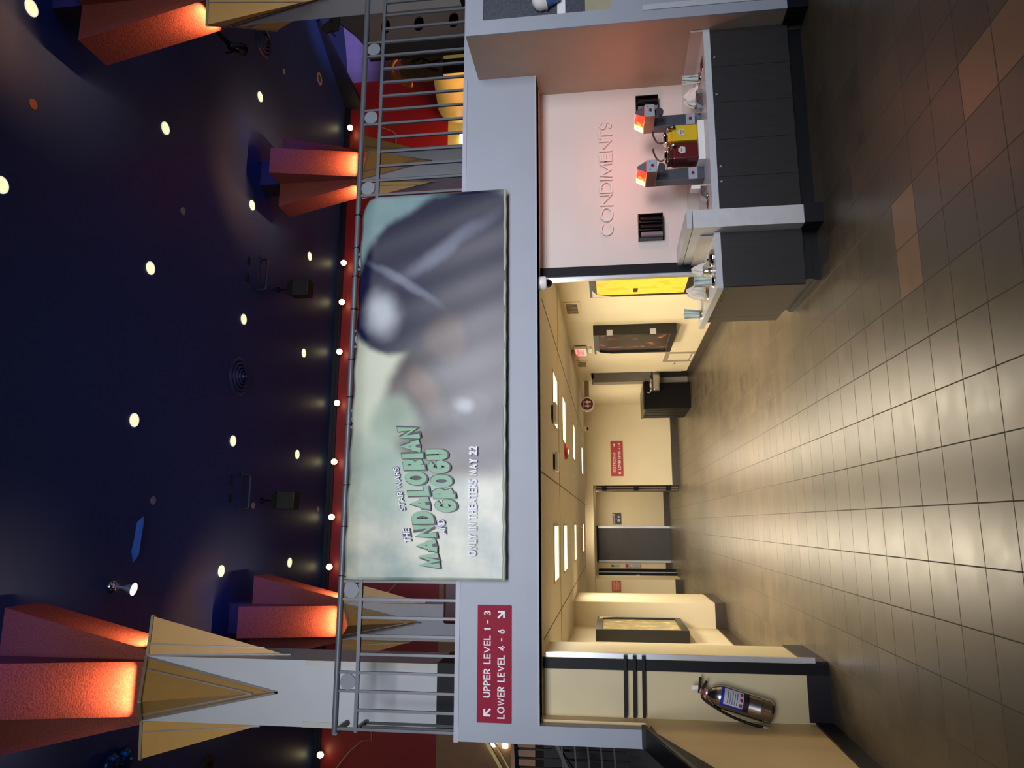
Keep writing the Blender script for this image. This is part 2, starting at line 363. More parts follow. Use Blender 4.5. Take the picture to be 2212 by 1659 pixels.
# ================================================================== UPPER HALL: columns
def wedge(name, fc, nrm, rt, parent):
    """pointed gold wing: fc centre of the column face at the top edge, nrm outward, rt to the right"""
    fc = Vector(fc); n = Vector(nrm); r = Vector(rt); z = Vector((0, 0, 1)); w = .29
    A = fc-r*w; B = fc+r*w; T = fc+n*.52-z*.31; P = fc-z*1.34
    if abs(n.x) > .5:
        T = fc+n*.37+Vector((0, -.23, .02)); P = fc-z*1.34+Vector((0, -.05, 0))
    A2 = fc-r*w-z*.02; g = G()
    g.add([A, B, T, P, fc-n*.01-z*.0], [(0, 3, 2), (1, 2, 3), (0, 2, 1), (0, 1, 3)])
    o = g.build('gold_wing', GOLD, parent)
    t = G(); e = n*.006
    for X in (A, B):
        t.bar(X+e, P+e-z*.05, .02, .016, up=n)
        a = X.lerp(T, .28)+e; b = P.lerp(T, .16)+n*.008
        t.bar(a, b, .016, .012, up=n)
    t.build('trim', BRONZE, o)
    t2 = G().bar(A+e, T+e, .02, .028, up=z).bar(B+e, T+e, .02, .028, up=z)
    t2.build('rim', mat('rim_edge', '9a8c70', .45), o)
    return o
def slab(fc, nrm, rt, parent, zb, zt, fl=.43):
    fc = Vector(fc); n = Vector(nrm); r = Vector(rt)*.255
    def P(off, z, s): q = fc+n*off+r*s; return (q.x, q.y, z)
    v = [P(-.2, zb, -1), P(-.2, zb, 1), P(.015, zb, 1), P(.015, zb, -1), P(-.2, zt, -1), P(-.2, zt, 1), P(fl, zt, 1), P(fl, zt, -1)]
    G().add(v, [(0, 1, 2, 3), (4, 7, 6, 5), (0, 4, 5, 1), (1, 5, 6, 2), (2, 6, 7, 3), (3, 7, 4, 0)]).build('flared_panel', PLUM, parent)
def column(x0, y0, label, guards, base=True, faces='FLRB'):
    x1 = x0+.6; y1 = y0+.6; cx = x0+.3; cy = y0+.3
    t = thing('decorative_column', (cx, cy, 3.0), label, 'column', 'columns with gold wings in the upper hall')
    t['kind'] = 'thing'
    G().box(x0, x1, y0, y1, 3.3, 6.33).build('shaft', GREYD, t)
    G().box(x0-.01, x1+.01, y0-.01, y1+.01, 3.0, 3.36).build('plinth', BLACK, t)
    G().box(cx-.25, cx+.25, cy-.25, cy+.25, 6.33, HC).build('core', mat('dark_plum', '2b2140', .7, var=.2, scale=50), t)
    D = {'F': ((cx, y0, 0), (0, -1, 0), (1, 0, 0)), 'R': ((x1, cy, 0), (1, 0, 0), (0, 1, 0)), 'L': ((x0, cy, 0), (-1, 0, 0), (0, -1, 0)), 'B': ((cx, y1, 0), (0, 1, 0), (-1, 0, 0))}
    for k in faces:
        c, n, r = D[k]
        wedge('gold_wing', (c[0], c[1], 6.31), n, r, t)
        slab(c, n, r, t, 6.2, 7.98)
    for gx, z0, z1 in guards:
        xx = x0 if gx < 0 else x1
        s = 1 if gx < 0 else -1
        G().box(min(xx, xx+s*.05), max(xx, xx+s*.05), y0-.008, y0, z0, z1).build('corner_guard', mat('corner_guard_white', 'b8b8b2', .45), t)
    return t
column(-1.9, 7.0, 'grey column nearest the balcony rail behind the red level sign, gold wings and plum top', [(-1, 3.36, 4.66), (1, 3.36, 4.66)])
column(-1.95, 12.4, 'grey column deep in the upper hall, behind the left end of the movie banner', [(-1, 3.4, 5.87), (1, 3.4, 5.85)])
column(6.48, 12.4, 'grey column deep in the upper hall, right of the movie banner', [(-1, 3.4, 4.65), (1, 3.4, 4.65)])
column(6.18, 7.0, 'largest grey column at the right edge, above the partition beside the counter', [])

# orange cove lights inside the wings
def spot(loc, to, e, c, size=60, blend=.8, r=.08):
    l = bpy.data.lights.new('s', 'SPOT'); l.energy = e; l.color = lin(c) if isinstance(c, str) else c; l.spot_size = R(size); l.spot_blend = blend; l.shadow_soft_size = r
    o = bpy.data.objects.new('light', l); col.objects.link(o); o.location = loc
    o.rotation_euler = (Vector(to)-Vector(loc)).to_track_quat('-Z', 'Y').to_euler(); return o
def area(loc, to, sx, sy, e, c, spread=180):
    l = bpy.data.lights.new('a', 'AREA'); l.shape = 'RECTANGLE'; l.size = sx; l.size_y = sy; l.energy = e; l.color = lin(c); l.spread = R(spread)
    o = bpy.data.objects.new('light', l); col.objects.link(o); o.location = loc
    o.rotation_euler = (Vector(to)-Vector(loc)).to_track_quat('-Z', 'Y').to_euler(); return o
def point(loc, e, c, r=.1):
    l = bpy.data.lights.new('p', 'POINT'); l.energy = e; l.color = lin(c); l.shadow_soft_size = r
    o = bpy.data.objects.new('light', l); col.objects.link(o); o.location = loc; return o
for x0, y0 in ((-1.9, 7), (-1.95, 12.4), (6.48, 12.4), (6.18, 7.0)):
    cx, cy = x0+.3, y0+.3
    for n in ((0, -1), (1, 0), (-1, 0)):
        tx, ty = -n[1], n[0]
        p = (cx+n[0]*.42, cy+n[1]*.42, 6.30 if n[1] else 6.37)
        l = area(p, (cx+n[0]*.46, cy+n[1]*.46, 7.6), .42, .03, 13, 'ffb478', 85)
        l.rotation_euler = Vector((0, 0, 1)).to_track_quat('-Z', 'Y').to_euler()
        if n[0]: l.rotation_euler.rotate_axis('Z', R(90))

# ================================================================== RAILING + BANNER
YR = 6.22
rl = thing('balcony_railing', (1.7, YR, 3.02), 'long grey metal railing along the edge of the upper floor', 'railing')
G().tube([(-1.72, YR, 4.045), (8.2, YR, 4.03)], .026, 12).build('handrail', RAIL, rl)
G().bar((-1.70, YR, 3.865), (8.2, YR, 3.845), .03, .03).build('middle_rail', RAIL, rl)
k = -32
while 3.08+.149*k < 8.0:
    x = 3.08+.149*k
    top = 4.03 if (k % 5 in (0, 1) or k == -32) else 3.86
    G().bar((x, YR, 3.0), (x, YR, top), .022, .022, up=(0, 1, 0)).build('baluster', RAIL, rl)
    if k % 5 == 0:
        G().cyl((x+.0745, YR-.008, 3.948), (x+.0745, YR+.008, 3.948), .066, n=28).build('disc', mat('disc_paint', '767c86', .45), rl)
    k += 1
# return towards the stair
G().tube([(-1.72, YR, 4.045), (-1.72, YR+.3, 4.045)], .026, 12).build('handrail', RAIL, rl)
G().bar((-1.70, YR, 3.865), (-1.70, YR+.3, 3.865), .03, .03).build('middle_rail', RAIL, rl)
for i in range(1, 3):
    G().bar((-1.70, YR+.12*i, 3.0), (-1.70, YR+.12*i, 3.86), .022, .022, up=(0, 1, 0)).build('baluster', RAIL, rl)

def banner_mat():
    m = bpy.data.materials.new('printed_banner_vinyl'); m.use_nodes = True; nt = m.node_tree; N = nt.nodes; L = nt.links; b = N['Principled BSDF']
    b.inputs['Roughness'].default_value = .32
    tc = N.new('ShaderNodeTexCoord')
    nz = N.new('ShaderNodeTexNoise'); nz.inputs['Scale'].default_value = 1.6; nz.inputs['Detail'].default_value = 4; L.new(tc.outputs['Object'], nz.inputs['Vector'])
    sub = N.new('ShaderNodeVectorMath'); sub.operation = 'SUBTRACT'; L.new(nz.outputs['Color'], sub.inputs[0]); sub.inputs[1].default_value = (.5, .5, .5)
    scl = N.new('ShaderNodeVectorMath'); scl.operation = 'SCALE'; L.new(sub.outputs[0], scl.inputs[0]); scl.inputs['Scale'].default_value = .22
    wv = N.new('ShaderNodeVectorMath'); wv.operation = 'ADD'; L.new(tc.outputs['Object'], wv.inputs[0]); L.new(scl.outputs[0], wv.inputs[1])
    rp = N.new('ShaderNodeValToRGB'); e = rp.color_ramp.elements
    e[0].position = .36; e[0].color = lin('728a84')+[1]; e[1].position = .6; e[1].color = lin('c2c4b0')+[1]; L.new(nz.outputs['Fac'], rp.inputs[0])
    cur = rp.outputs[0]
    def blob(cx, cz, rx, rz, rot, c, soft=.25, amt=1):
        nonlocal cur
        s1 = N.new('ShaderNodeVectorMath'); s1.operation = 'SUBTRACT'; L.new(wv.outputs[0], s1.inputs[0]); s1.inputs[1].default_value = (cx, 0, cz)
        mp = N.new('ShaderNodeVectorRotate'); mp.rotation_type = 'Y_AXIS'; mp.inputs['Angle'].default_value = R(rot); L.new(s1.outputs[0], mp.inputs[0])
        s2 = N.new('ShaderNodeVectorMath'); s2.operation = 'MULTIPLY'; L.new(mp.outputs[0], s2.inputs[0]); s2.inputs[1].default_value = (1/rx, 0, 1/rz)
        ln = N.new('ShaderNodeVectorMath'); ln.operation = 'LENGTH'; L.new(s2.outputs[0], ln.inputs[0])
        mr = N.new('ShaderNodeMapRange'); mr.interpolation_type = 'SMOOTHSTEP'; mr.inputs['From Min'].default_value = 1+soft; mr.inputs['From Max'].default_value = 1-soft; mr.inputs['To Max'].default_value = amt; L.new(ln.outputs['Value'], mr.inputs[0])
        mx = N.new('ShaderNodeMix'); mx.data_type = 'RGBA'; L.new(mr.outputs[0], mx.inputs[0]); L.new(cur, mx.inputs[6]); mx.inputs[7].default_value = lin(c)+[1]; cur = mx.outputs[2]
    blob(3.2, .9, .8, 1.2, 0, '6f8f96', .5, .8)                # cool sky wash at the right
    blob(1.7, 1.15, .5, .35, 0, 'c9cfb8', .6, .8)
    blob(1.05, .95, .55, .30, -12, '9db3a0', .4, .7)           # pale green field
    blob(1.45, .55, .62, .50, 20, '4c423e', .16)               # warm grey field
    blob(1.8, .28, .95, .62, 18, '20202c', .14)
    blob(2.75, .62, .62, .95, 35, '141836', .08)               # indigo field
    blob(2.45, 1.02, .48, .42, 0, '171b3a', .10)
    blob(2.2, .35, .5, .45, 0, '2a2a40', .4, .8)
    blob(2.35, 1.15, .17, .13, 20, 'c3cad2', .8, .85)
    blob(2.95, .55, .07, .42, 32, '8a93aa', .7, .5)
    blob(2.62, .95, .04, .32, -35, '8f98ac', .7, .5)
    blob(1.45, .32, .17, .18, 0, '3a4048', .25, .8)
    blob(1.5, .38, .05, .07, 0, 'a8b0b8', .8, .7)
    blob(1.35, .98, .2, .22, 0, '8ea58e', .35, .8)
    blob(1.62, .72, .22, .12, 30, '6a5248', .4, .8)
    blob(2.1, .55, .2, .2, 0, '5a4a44', .35, .8)
    L.new(cur, b.inputs['Base Color'])
    return m
X0, X1, YB = -.475, 3.0, 6.10
bn = thing('hanging_banner', (X0, YB, 2.585), 'wide printed movie banner tied to the balcony railing', 'banner')
def banner_mesh():
    g = G(); nx, nz = 120, 46; vs = []
    for j in range(nz+1):
        t = j/nz
        for i in range(nx+1):
            s = i/nx; x = X0+(X1-X0)*s
            ztop = 3.995-.006*math.sin(s*PI*18)-.03*s+(-.06*max(0, (s-.93)/.07)**2)
            z = 2.585+(ztop-2.585)*t
            y = YB+.004*math.sin(s*17+t*2)*(1-t*.5)+.001*math.sin(s*61+t*9)+.005*math.sin(t*4+s*5)
            if t > .93: y += (t-.93)/.07*.055
            vs.append((x, y, z))
    f = [(j*(nx+1)+i, j*(nx+1)+i+1, (j+1)*(nx+1)+i+1, (j+1)*(nx+1)+i) for j in range(nz) for i in range(nx)]
    return g.add(vs, f, 0, True)
bo = banner_mesh().build('vinyl_sheet', banner_mat(), bn)
md = bo.modifiers.new('thick', 'SOLIDIFY'); md.thickness = .004; md.offset = 1
HEM = mat('banner_hem_vinyl', 'a9b3a2', .25, var=.08, scale=12, bump=.3)
G().tube([(X0+.01+i*(X1-X0-.02)/40, YB-.012+.006*math.sin(i*1.7), 2.60+.003*math.sin(i*2.3)) for i in range(41)], .014, 8).build('bottom_hem', HEM, bn)
g = G()
G().box(1.0, 2.42, YB-.022, YB-.019, 2.587, 2.615).build('bottom_hem_print', mat('hem_dark_print', '23232e', .3), bn)
for x in (-.45, -.03, .33, .87, 1.12, 1.47, 1.95, 2.27, 2.55, 2.88):
    g = G(); g.tube([(x+.034*0, YR+.032*math.cos(a), 4.035+.034*math.sin(a)) for a in [i*PI/6 for i in range(13)]], .004, 6)
    g.tube([(x, YR-.03, 4.02), (x, YB+.03, 3.975)], .004, 6)
    g.build('zip_tie', RUBBER, bn)
GRN = mat('green_print', '6fa582', .4, var=.12, scale=2.5); INK = mat('navy_print', '121734', .45); WPR = mat('white_print', 'dfe3ee', .45)
yb = YB-.032
sl = math.atan2(.24, 1.22); rt = (math.cos(sl), 0, math.sin(sl)); upv = (-math.sin(sl), 0, math.cos(sl))
def title(s, c, w, h, bold=.22):
    put(G(), text_geo(s, w*1.025, h*1.10, 0, bold+.08, .3, .03), (c[0]+.004, yb+.003, c[1]-.004), rt, upv).build('lettering_outline', INK, bn)
    put(G(), text_geo(s, w, h, 0, bold, .3, .11), (c[0], yb, c[1]), rt, upv).build('lettering', GRN, bn)
def small(s, c, w, h, m=WPR, tilt=True, bold=.17, shear=.3, out=True):
    r_, u_ = (rt, upv) if tilt else (RX, UZ)
    if out: put(G(), text_geo(s, w*1.03, h*1.2, 0, bold+.10, shear, .06), (c[0]+.001, yb+.003, c[1]-.001), r_, u_).build('lettering_outline', INK, bn)
    put(G(), text_geo(s, w, h, 0, bold, shear, .12), (c[0], yb, c[1]), r_, u_).build('lettering', m, bn)
title('MANDALORIAN', (.235, 3.335), 1.27, .185)
title('GROGU', (.365, 3.142), .60, .185)
small('THE', (-.10, 3.43), .135, .06); small('AND', (-.03, 3.13), .145, .06); small('STAR WARS', (.29, 3.51), .39, .05)
small('ONLY IN THEATERS MAY 22', (.185, 2.868), .92, .075, tilt=False, bold=.2, shear=0, out=False)

# red level sign on the fascia
sg = thing('direction_sign', (-1.13, 6.17, 2.55), 'large red sign reading upper level 1 - 3, lower level 4 - 6 on the grey fascia', 'sign')
G().box(-1.585, -.672, 6.160, 6.172, 2.55, 2.83).build('sign_plate', SIGNR, sg)
def stext(s, cx, cz, w, h, y=6.157, p=sg, bold=.17): lettering(s, (cx, y, cz), w, h, LETW, p, bold=bold)
stext('UPPER LEVEL 1 - 3', -1.055, 2.748, .675, .058); stext('LOWER LEVEL 4 - 6', -1.205, 2.632, .69, .06)
for (c, d) in (((-1.505, 2.745), 135), ((-.745, 2.632), -45)):
    put(G(), flat(arrow(d, .078), None), (c[0], 6.157, c[1]), RX, UZ).build('arrow', LETW, sg)

# ================================================================== CEILING FITTINGS (upper hall)
first = None
LBL = ['lit round downlight in the navy ceiling, {}']
DL = [((5.99, 6.73), 'over the top edge of the photo, right part'), ((3.71, 6.70), 'at the very edge of the view, middle'), ((5.99, 9.42), 'second row from the viewer, right end'), ((8.29, 12.2), 'third row, furthest right'),
      ((5.99, 12.2), 'third row, second from right'), ((3.71, 9.40), 'second row, second from right'), ((3.72, 12.2), 'third row, right of the round air diffuser'), ((1.43, 9.38), 'second row, second from left'),
      ((1.44, 12.14), 'third row, left of the round air diffuser'), ((1.45, 14.87), 'last row, second from left'), ((-.82, 12.07), 'third row, left end'), ((-.82, 14.8), 'last row, left end'),
      ((5.99, 14.93), 'last row, right end'), ((3.71, 14.91), 'last row, second from right')]
DL[0] = ((5.64*1.065, 6.76), 'first row from the viewer, right'); DL[1] = ((3.715, 6.70), 'first row from the viewer, left')
for (x, y), lb in DL:
    if first is None:
        first = thing('downlight', (x, y, HC), '', 'downlight', 'lit downlights in the navy ceiling')
        G().lathe((x, y, HC), (0, 0, -1), [(0, .098), (.012, .098), (.012, .078), (.002, .078)], 28, caps=False).build('trim_ring', LIGHTRIM, first)
        G().cyl((x, y, HC-.006), (x, y, HC-.002), .079, n=28).build('lens', LIGHTY, first)
        o = first
    else:
        o = copy_tree(first); o.location = (x, y, HC)
    o['label'] = 'round lit downlight in the navy ceiling, '+lb
first = None
for (x, y, lb) in [(4.91, 10.06, 'right of centre, between downlight rows'), (.32, 9.99, 'near the peeling blue paint'), (.32, 13.06, 'beside the left hanging speaker bracket'), (.31, 16.17, 'close to the red wall, left'), (9.46, 13.11, 'beyond the dark spotlight arm'), (9.18, 15.79, 'close to the red wall, right'), (4.88, 6.97, 'orange tinted, nearest the viewer')]:
    g = G().cyl((x, y, HC-.008), (x, y, HC), .062, n=24).build('cover_plate', PLATEO if 'orange' in lb else PLATEC)
    tag(g, 'small unlit cover plate in the navy ceiling, '+lb, 'cover plate', 'round cover plates in the navy ceiling')
t = thing('recessed_ring', (10.49, 14.91, HC), 'round unlit ring fitting in the navy ceiling by the dark soffit', 'light fitting')
G().lathe((10.49, 14.91, HC), (0, 0, -1), [(0, .15), (.012, .15), (.012, .095), (.0, .095)], 28, caps=False).build('ring', PLATEC, t)
G().cyl((10.49, 14.91, HC-.006), (10.49, 14.91, HC), .095, n=24).build('lens', mat('dim_lens', '4a3438', .5), t)
for n, (x, y, lb) in enumerate([(2.63, 12.2, 'large round air diffuser of nested rings in the middle of the navy ceiling'), (9.53, 12.15, 'dark round air diffuser near the big right column')]):
    t = thing('air_diffuser', (x, y, HC), lb, 'air diffuser', 'round air diffusers')
    for i, r in enumerate((.36, .28, .21, .145, .08)):
        G().lathe((x, y, HC), (0, 0, -1), [(0, r), (.03+.022*i, r*.93), (.035+.022*i, r*.86), (.012+.022*i, r*.8)], 40, caps=False).build('ring', mat('diffuser_paint', '232b52', .4), t)
    G().lathe((x, y, HC), (0, 0, -1), [(.0, .02), (.13, .03), (.14, .001)], 20).build('hub', mat('diffuser_paint', '232b52', .4), t)
# pipe brackets and small vents
for (x, y, lb) in [(4.77, 12.69, 'right of the round air diffuser'), (.56, 12.6, 'left of the round air diffuser')]:
    t = thing('pipe_bracket', (x, y, HC), 'navy painted pipe bracket on the ceiling, '+lb, 'bracket', 'pipe brackets on the navy ceiling')
    G().tube([(x-.31, y, HC), (x-.31, y, HC-.12), (x-.28, y, HC-.15), (x+.28, y, HC-.15), (x+.31, y, HC-.12), (x+.31, y, HC)], .028, 10).build('pipe', BRK, t)
    for s in (-1, 1): G().box(x+s*.31-.06, x+s*.31+.06, y-.05, y+.05, HC-.02, HC).build('mounting_plate', BRK, t)
for (x, y, lb) in [(4.88, 12.23, 'right one of the pair in front of the right pipe bracket'), (4.54, 12.22, 'left one of the pair in front of the right pipe bracket'), (.75, 12.15, 'right one of the pair in front of the left pipe bracket'), (.42, 12.16, 'left one of the pair in front of the left pipe bracket')]:
    g = G(); g.box(x-.075, x+.075, y-.04, y+.04, HC-.015, HC)
    for i in range(5): g.box(x-.065, x+.065, y-.034+.015*i, y-.028+.015*i, HC-.02, HC-.015)
    tag(g.build('ceiling_grille', DARK), 'small black slot grille, '+lb, 'grille', 'slot grilles in the navy ceiling')
# hanging speakers
for (x, y, lb) in [(4.72, 13.5, 'right of the round air diffuser'), (.42, 13.4, 'left of the round air diffuser')]:
    t = thing('hanging_speaker', (x, y, HC), 'dark speaker box hanging from the ceiling, '+lb, 'speaker', 'hanging speakers')
    z = HC-.35
    G().rbox(x-.17, x+.17, y-.14, y+.14, z-.36, z+.0, .02).build('cabinet', SPK, t)
    G().loft([[(x+a*.17, y+b*.14, z) for a, b in ((-1, -1), (1, -1), (1, 1), (-1, 1))], [(x+a*.11, y+b*.1, z+.12) for a, b in ((-1, -1), (1, -1), (1, 1), (-1, 1))]], 0, True, False).build('tapered_back', SPK, t)
    G().tube([(x, y, z+.1), (x, y, HC)], .013, 8).build('drop_rod', BLACKM, t)
    G().lathe((x, y, HC), (0, 0, -1), [(0, .06), (.02, .06), (.05, .02), (.06, .001)], 16).build('ceiling_mount', BLACKM, t)
# peeling blue paint
g = G(); pts = [(-.56, 9.66), (-.45, 9.70), (-.2, 9.72), (.02, 9.75), (.09, 9.72), (.0, 9.66), (-.2, 9.64), (-.4, 9.60)]
g.add([(x, y, HC-.004-.05*(y > 9.69)) for x, y in pts], [tuple(range(len(pts)))])
tag(g.build('peeling_paint_flap', mat('blue_paint_with_glow', '2b4c9a', .4, emit='24458c', es=.25)), 'long curl of bright blue paint peeling from the navy ceiling', 'paint flap')  # faint emission in the flap's colour stands in for light on it
# spotlight on a swivel, lit
t = thing('swivel_spotlight', (-.85, 9.27, HC), 'lit swivel spotlight near the left column top', 'spotlight')
G().lathe((-.85, 9.27, HC), (0, 0, -1), [(0, .09), (.03, .085), (.055, .05), (.06, .001)], 20).build('canopy', CHROME, t)
G().tube([(-.85, 9.27, HC-.05), (-.88, 9.38, HC-.13)], .022, 8).build('arm', ALU, t)
G().lathe((-.87, 9.38, HC-.10), (-.15, .1, -.98), [(0, .03), (.06, .055), (.14, .085)], 20, caps=False).build('reflector', ALU, t)
G().lathe((-.892, 9.394, HC-.237), (-.15, .1, -.98), [(0, .083), (.012, .06), (.02, .001)], 20).build('bulb', SPOTB, t)
# dark theatre spotlight on angled arm
t = thing('stage_light_arm', (8.0, 10.2, HC), 'black stage light on an angled arm beside the big right column', 'stage light')
G().box(7.85, 8.1, 9.6, 9.75, HC-.08, HC).build('ceiling_base', BLACKM, t)
G().tube([(8.0, 9.65, HC-.05), (8.2, 9.75, HC-.2), (8.0, 10.3, HC-.45)], .035, 8).build('arm', BLACKM, t)
G().lathe((7.9, 10.15, HC-.5), (.25, .7, -.35), [(0, .001), (.01, .07), (.2, .08), (.24, .1), (.3, .1)], 18).build('lamp_housing', mat('glossy_black', '1a1914', .15), t)
G().tube([(7.8, 10.2, HC-.42), (7.95, 10.35, HC-.62), (8.1, 10.4, HC-.5)], .015, 6).build('yoke', BLACKM, t)
# foil balloon at the ceiling, dark disc, string
t = thing('foil_balloon', (-3.3, 9.61, HC-.3), 'crinkled blue foil balloon resting against the ceiling', 'balloon')
for (dx, dy, r) in ((.18, -.12, .14), (.16, .14, .16), (-.12, 0, .17)):
    g = G(); rings = []
    for i in range(9):
        a = PI*i/8; rings.append([(-3.3+dx+r*math.sin(a)*math.cos(b)*(1+.07*math.sin(7*b)), 9.61+dy+r*math.sin(a)*math.sin(b)*(1+.07*math.sin(7*b)), HC-.09+r*.6*math.cos(a)) for b in [j*2*PI/20 for j in range(20)]])
    g.loft(rings).build('lobe', mat('blue_foil', '1f5f9c', .15, metal=.9, var=.4, scale=20, bump=.5), t)
tag(G().lathe((-3.98, 12.07, HC), (0, 0, -1), [(0, .22), (.04, .2), (.05, .12), (.03, .1), (.03, .001)], 24).build('round_speaker', SPK), 'dark round speaker in the ceiling near the left edge', 'speaker')
g = G().tube([(-2.98+.012*math.sin(i*1.3)+.0014*i*i*.5, 10.3+.13*i, HC-.02-.004*(i % 3)) for i in range(21)], .005, 5)
tag(g.build('dangling_string', mat('white_string', '9098a8', .5)), 'thin pale string stuck along the dark ceiling beyond the foil balloon', 'string')

# red wall lamps and cables
nm = ['rightmost, on the right of the banner', 'first above the banner from the right', 'second above the banner from the right', 'third above the banner from the right', 'fourth above the banner from the right', 'third above the banner from the left', 'second above the banner from the left', 'first above the banner from the left', 'leftmost, beyond the near grey column']
first = None
for x, lb in zip((10.07, 6.38, 5.36, 4.10, 2.83, 1.42, .13, -1.0, -5.02), nm):
    z = 8.2
    if first is None:
        first = thing('wall_lamp', (x, 16.5, z), '', 'wall lamp', 'bright lamps along the top of the red wall')
        G().cyl((x, 16.65, z+.05), (x, 16.5, z+.03), .03, n=12).build('bracket', BLACKM, first)
        G().lathe((x, 16.5, z+.06), (0, -.35, -1), [(0, .03), (.05, .06), (.09, .075)], 16, caps=False).build('shade', BLACKM, first)
        g = G(); g.lathe((x, 16.47, z+.03), (0, -.5, -1), [(0, .03), (.03, .062), (.08, .07), (.12, .05), (.14, .001)], 16).build('bulb', BULB, first)
        o = first
    else:
        o = copy_tree(first); o.location = (x, 16.5, z)
    o['label'] = 'bright lamp at the top of the red wall, '+lb
for pts, lb in (([(10.6, 7.9), (10.3, 7.75), (10.0, 7.1), (9.9, 7.0), (9.35, 6.97), (9.36, 6.55), (8.8, 6.5)], 'right of the banner'), ([(-.8, 6.45), (-1.31, 6.55), (-1.55, 6.8), (-1.62, 7.2)], 'left of the banner'), ([(-5.4, 7.9), (-5.2, 7.75), (-4.97, 7.56), (-4.75, 7.3), (-4.74, 7.08), (-4.3, 7.08)], 'left of the near grey column')):
    tag(G().tube([(x, 16.63, z) for x, z in pts], .016, 6).build('wall_cable', mat('pale_cable', '9c8878', .6)), 'pale cable looping down the red wall, '+lb, 'cable')
tag(G().lathe((-2.05, 16.64, 6.95), (0, -1, 0), [(0, .06), (.05, .08), (.12, .07), (.16, .001)], 14).build('round_sensor', mat('tan_plastic', '9a8a70', .5)), 'small round sensor on the red wall beside the far left column', 'sensor')
# maroon seat behind the fascia
t = thing('upholstered_bench', (-.95, 11.3, 3.0), 'dark maroon upholstered bench back by the far left column', 'bench')
G().rbox(-1.48, -.2, 11.0, 11.15, 3.3, 4.23, .04).build('backrest', mat('maroon_vinyl', '451520', .4), t)
G().rbox(-1.48, -.2, 11.0, 11.6, 3.0, 3.45, .04).build('seat', mat('maroon_vinyl', '451520', .4), t)

# decorative cut-out boards at the upper right
t = thing('cutout_sign_board', (8.0, 10.0, 3.0), 'brown board with three oval holes seen through the railing at the upper right', 'sign board')
def oval(cx, cz, rx, rz, n=20):
    return [(cx+rx*math.copysign(abs(math.cos(a))**.8, math.cos(a)), cz+rz*math.copysign(abs(math.sin(a))**.8, math.sin(a))) for a in [2*PI*i/n for i in range(n)]]
def board(x, y0, z0, x1, z1, holes, m, nm, p):
    bm = bmesh.new()
    def loop(pts):
        vs = [bm.verts.new((a, y0, b)) for a, b in pts]; return [bm.edges.new((vs[i], vs[(i+1) % len(vs)])) for i in range(len(vs))]
    es = loop([(x, z0), (x1, z0), (x1, z1), (x, z1)])
    for h in holes: es += loop(oval(*h))
    bmesh.ops.triangle_fill(bm, use_beauty=True, edges=es)
    bm.verts.index_update(); g = G().add([v.co for v in bm.verts], [[v.index for v in f.verts] for f in bm.faces]); bm.free()
    o = g.build(nm, m, p); md = o.modifiers.new('s', 'SOLIDIFY'); md.thickness = .03; md.offset = 0; return o
board(7.6, 10.0, 3.0, 9.2, 5.42, [(7.86, 5.12, .13, .07), (7.86, 4.57, .13, .08), (7.87, 4.0, .13, .08)], BROWNB, 'front_board', t)
G().box(7.55, 9.2, 10.3, 10.4, 3, 5.5).build('backing_board', DARK, t)
G().box(7.35, 7.6, 9.98, 10.1, 3.0, 5.4).build('side_return', BROWND, t)
G().prism([(7.45, 9.98, 5.38), (9.2, 9.98, 5.42), (9.2, 9.98, 6.0), (8.05, 9.98, 5.95), (7.75, 9.98, 5.62)], (0, .05, 0)).build('curved_top', mat('mid_brown_board', '4a4038', .6), t)
t = thing('cutout_silhouette', (7.95, 9.9, 5.9), 'dark cut-out shape with curled arms against the purple glow at the upper right', 'cut-out')
g = G().prism([(7.85, 9.95, 5.9), (8.3, 9.95, 5.9), (8.3, 9.95, 6.0), (8.05, 9.95, 6.06), (7.98, 9.95, 6.16), (7.9, 9.95, 6.2), (7.82, 9.95, 6.12), (7.84, 9.95, 6.0)], (0, .03, 0))
g.build('body', BROWND, t)
G().tube([(8.0, 9.91, 6.0), (8.08, 9.91, 6.05), (8.12, 9.91, 6.0), (8.17, 9.91, 6.03), (8.2, 9.91, 6.1)], .014, 6).build('curl', BROWND, t)
G().tube([(7.85, 9.91, 6.0), (7.79, 9.91, 5.96), (7.75, 9.91, 5.98), (7.72, 9.91, 5.93)], .012, 6).build('curl', BROWND, t)
t = thing('carved_cloud_panel', (9.2, 13.0, 4.8), 'golden carved panel of cloud shapes with branch grooves behind the railing, upper right', 'carved panel')
lobes = [(8.95, 4.9), (9.5, 4.9), (9.55, 5.3), (9.5, 5.72), (9.36, 5.8), (9.28, 5.68), (9.18, 5.82), (9.05, 5.78), (8.98, 5.6), (8.9, 5.3)]
GLD = mat('aged_gold', '7d6333', .55, var=.2)
G().prism([(x, 13, z) for x, z in lobes], (0, .06, 0)).build('panel', GLD, t)
G().tube([(9.1, 12.98, 5.0), (9.18, 12.98, 5.2), (9.3, 12.98, 5.3), (9.2, 12.98, 5.45), (9.28, 12.98, 5.6)], .02, 6).build('groove', BROWND, t)
G().tube([(9.35, 12.98, 4.95), (9.3, 12.98, 5.15), (9.42, 12.98, 5.35), (9.35, 12.98, 5.55)], .02, 6).build('groove', BROWND, t)
(G().tube([(9.45+.45*math.cos(a), 13.3, 5.35+.75*math.sin(a)) for a in [R(60)+i*R(9) for i in range(12)]], .05, 8).build('orange_arch', mat('orange_arch_paint', 'c98a2a', .5), t))
G().box(9.1, 9.4, 13.06, 13.12, 3.0, 5.4).build('support_post', BROWND, t)
t = thing('barrel_light_canopy', (10.2, 15.0, 4.6), 'rounded yellow canopy with a painted-in glow at the bottom of the red wall', 'canopy')
G().cyl((10.4, 16.3, 5.3), (10.4, 14.2, 5.0), .5, n=24).build('barrel', PYEL, t)
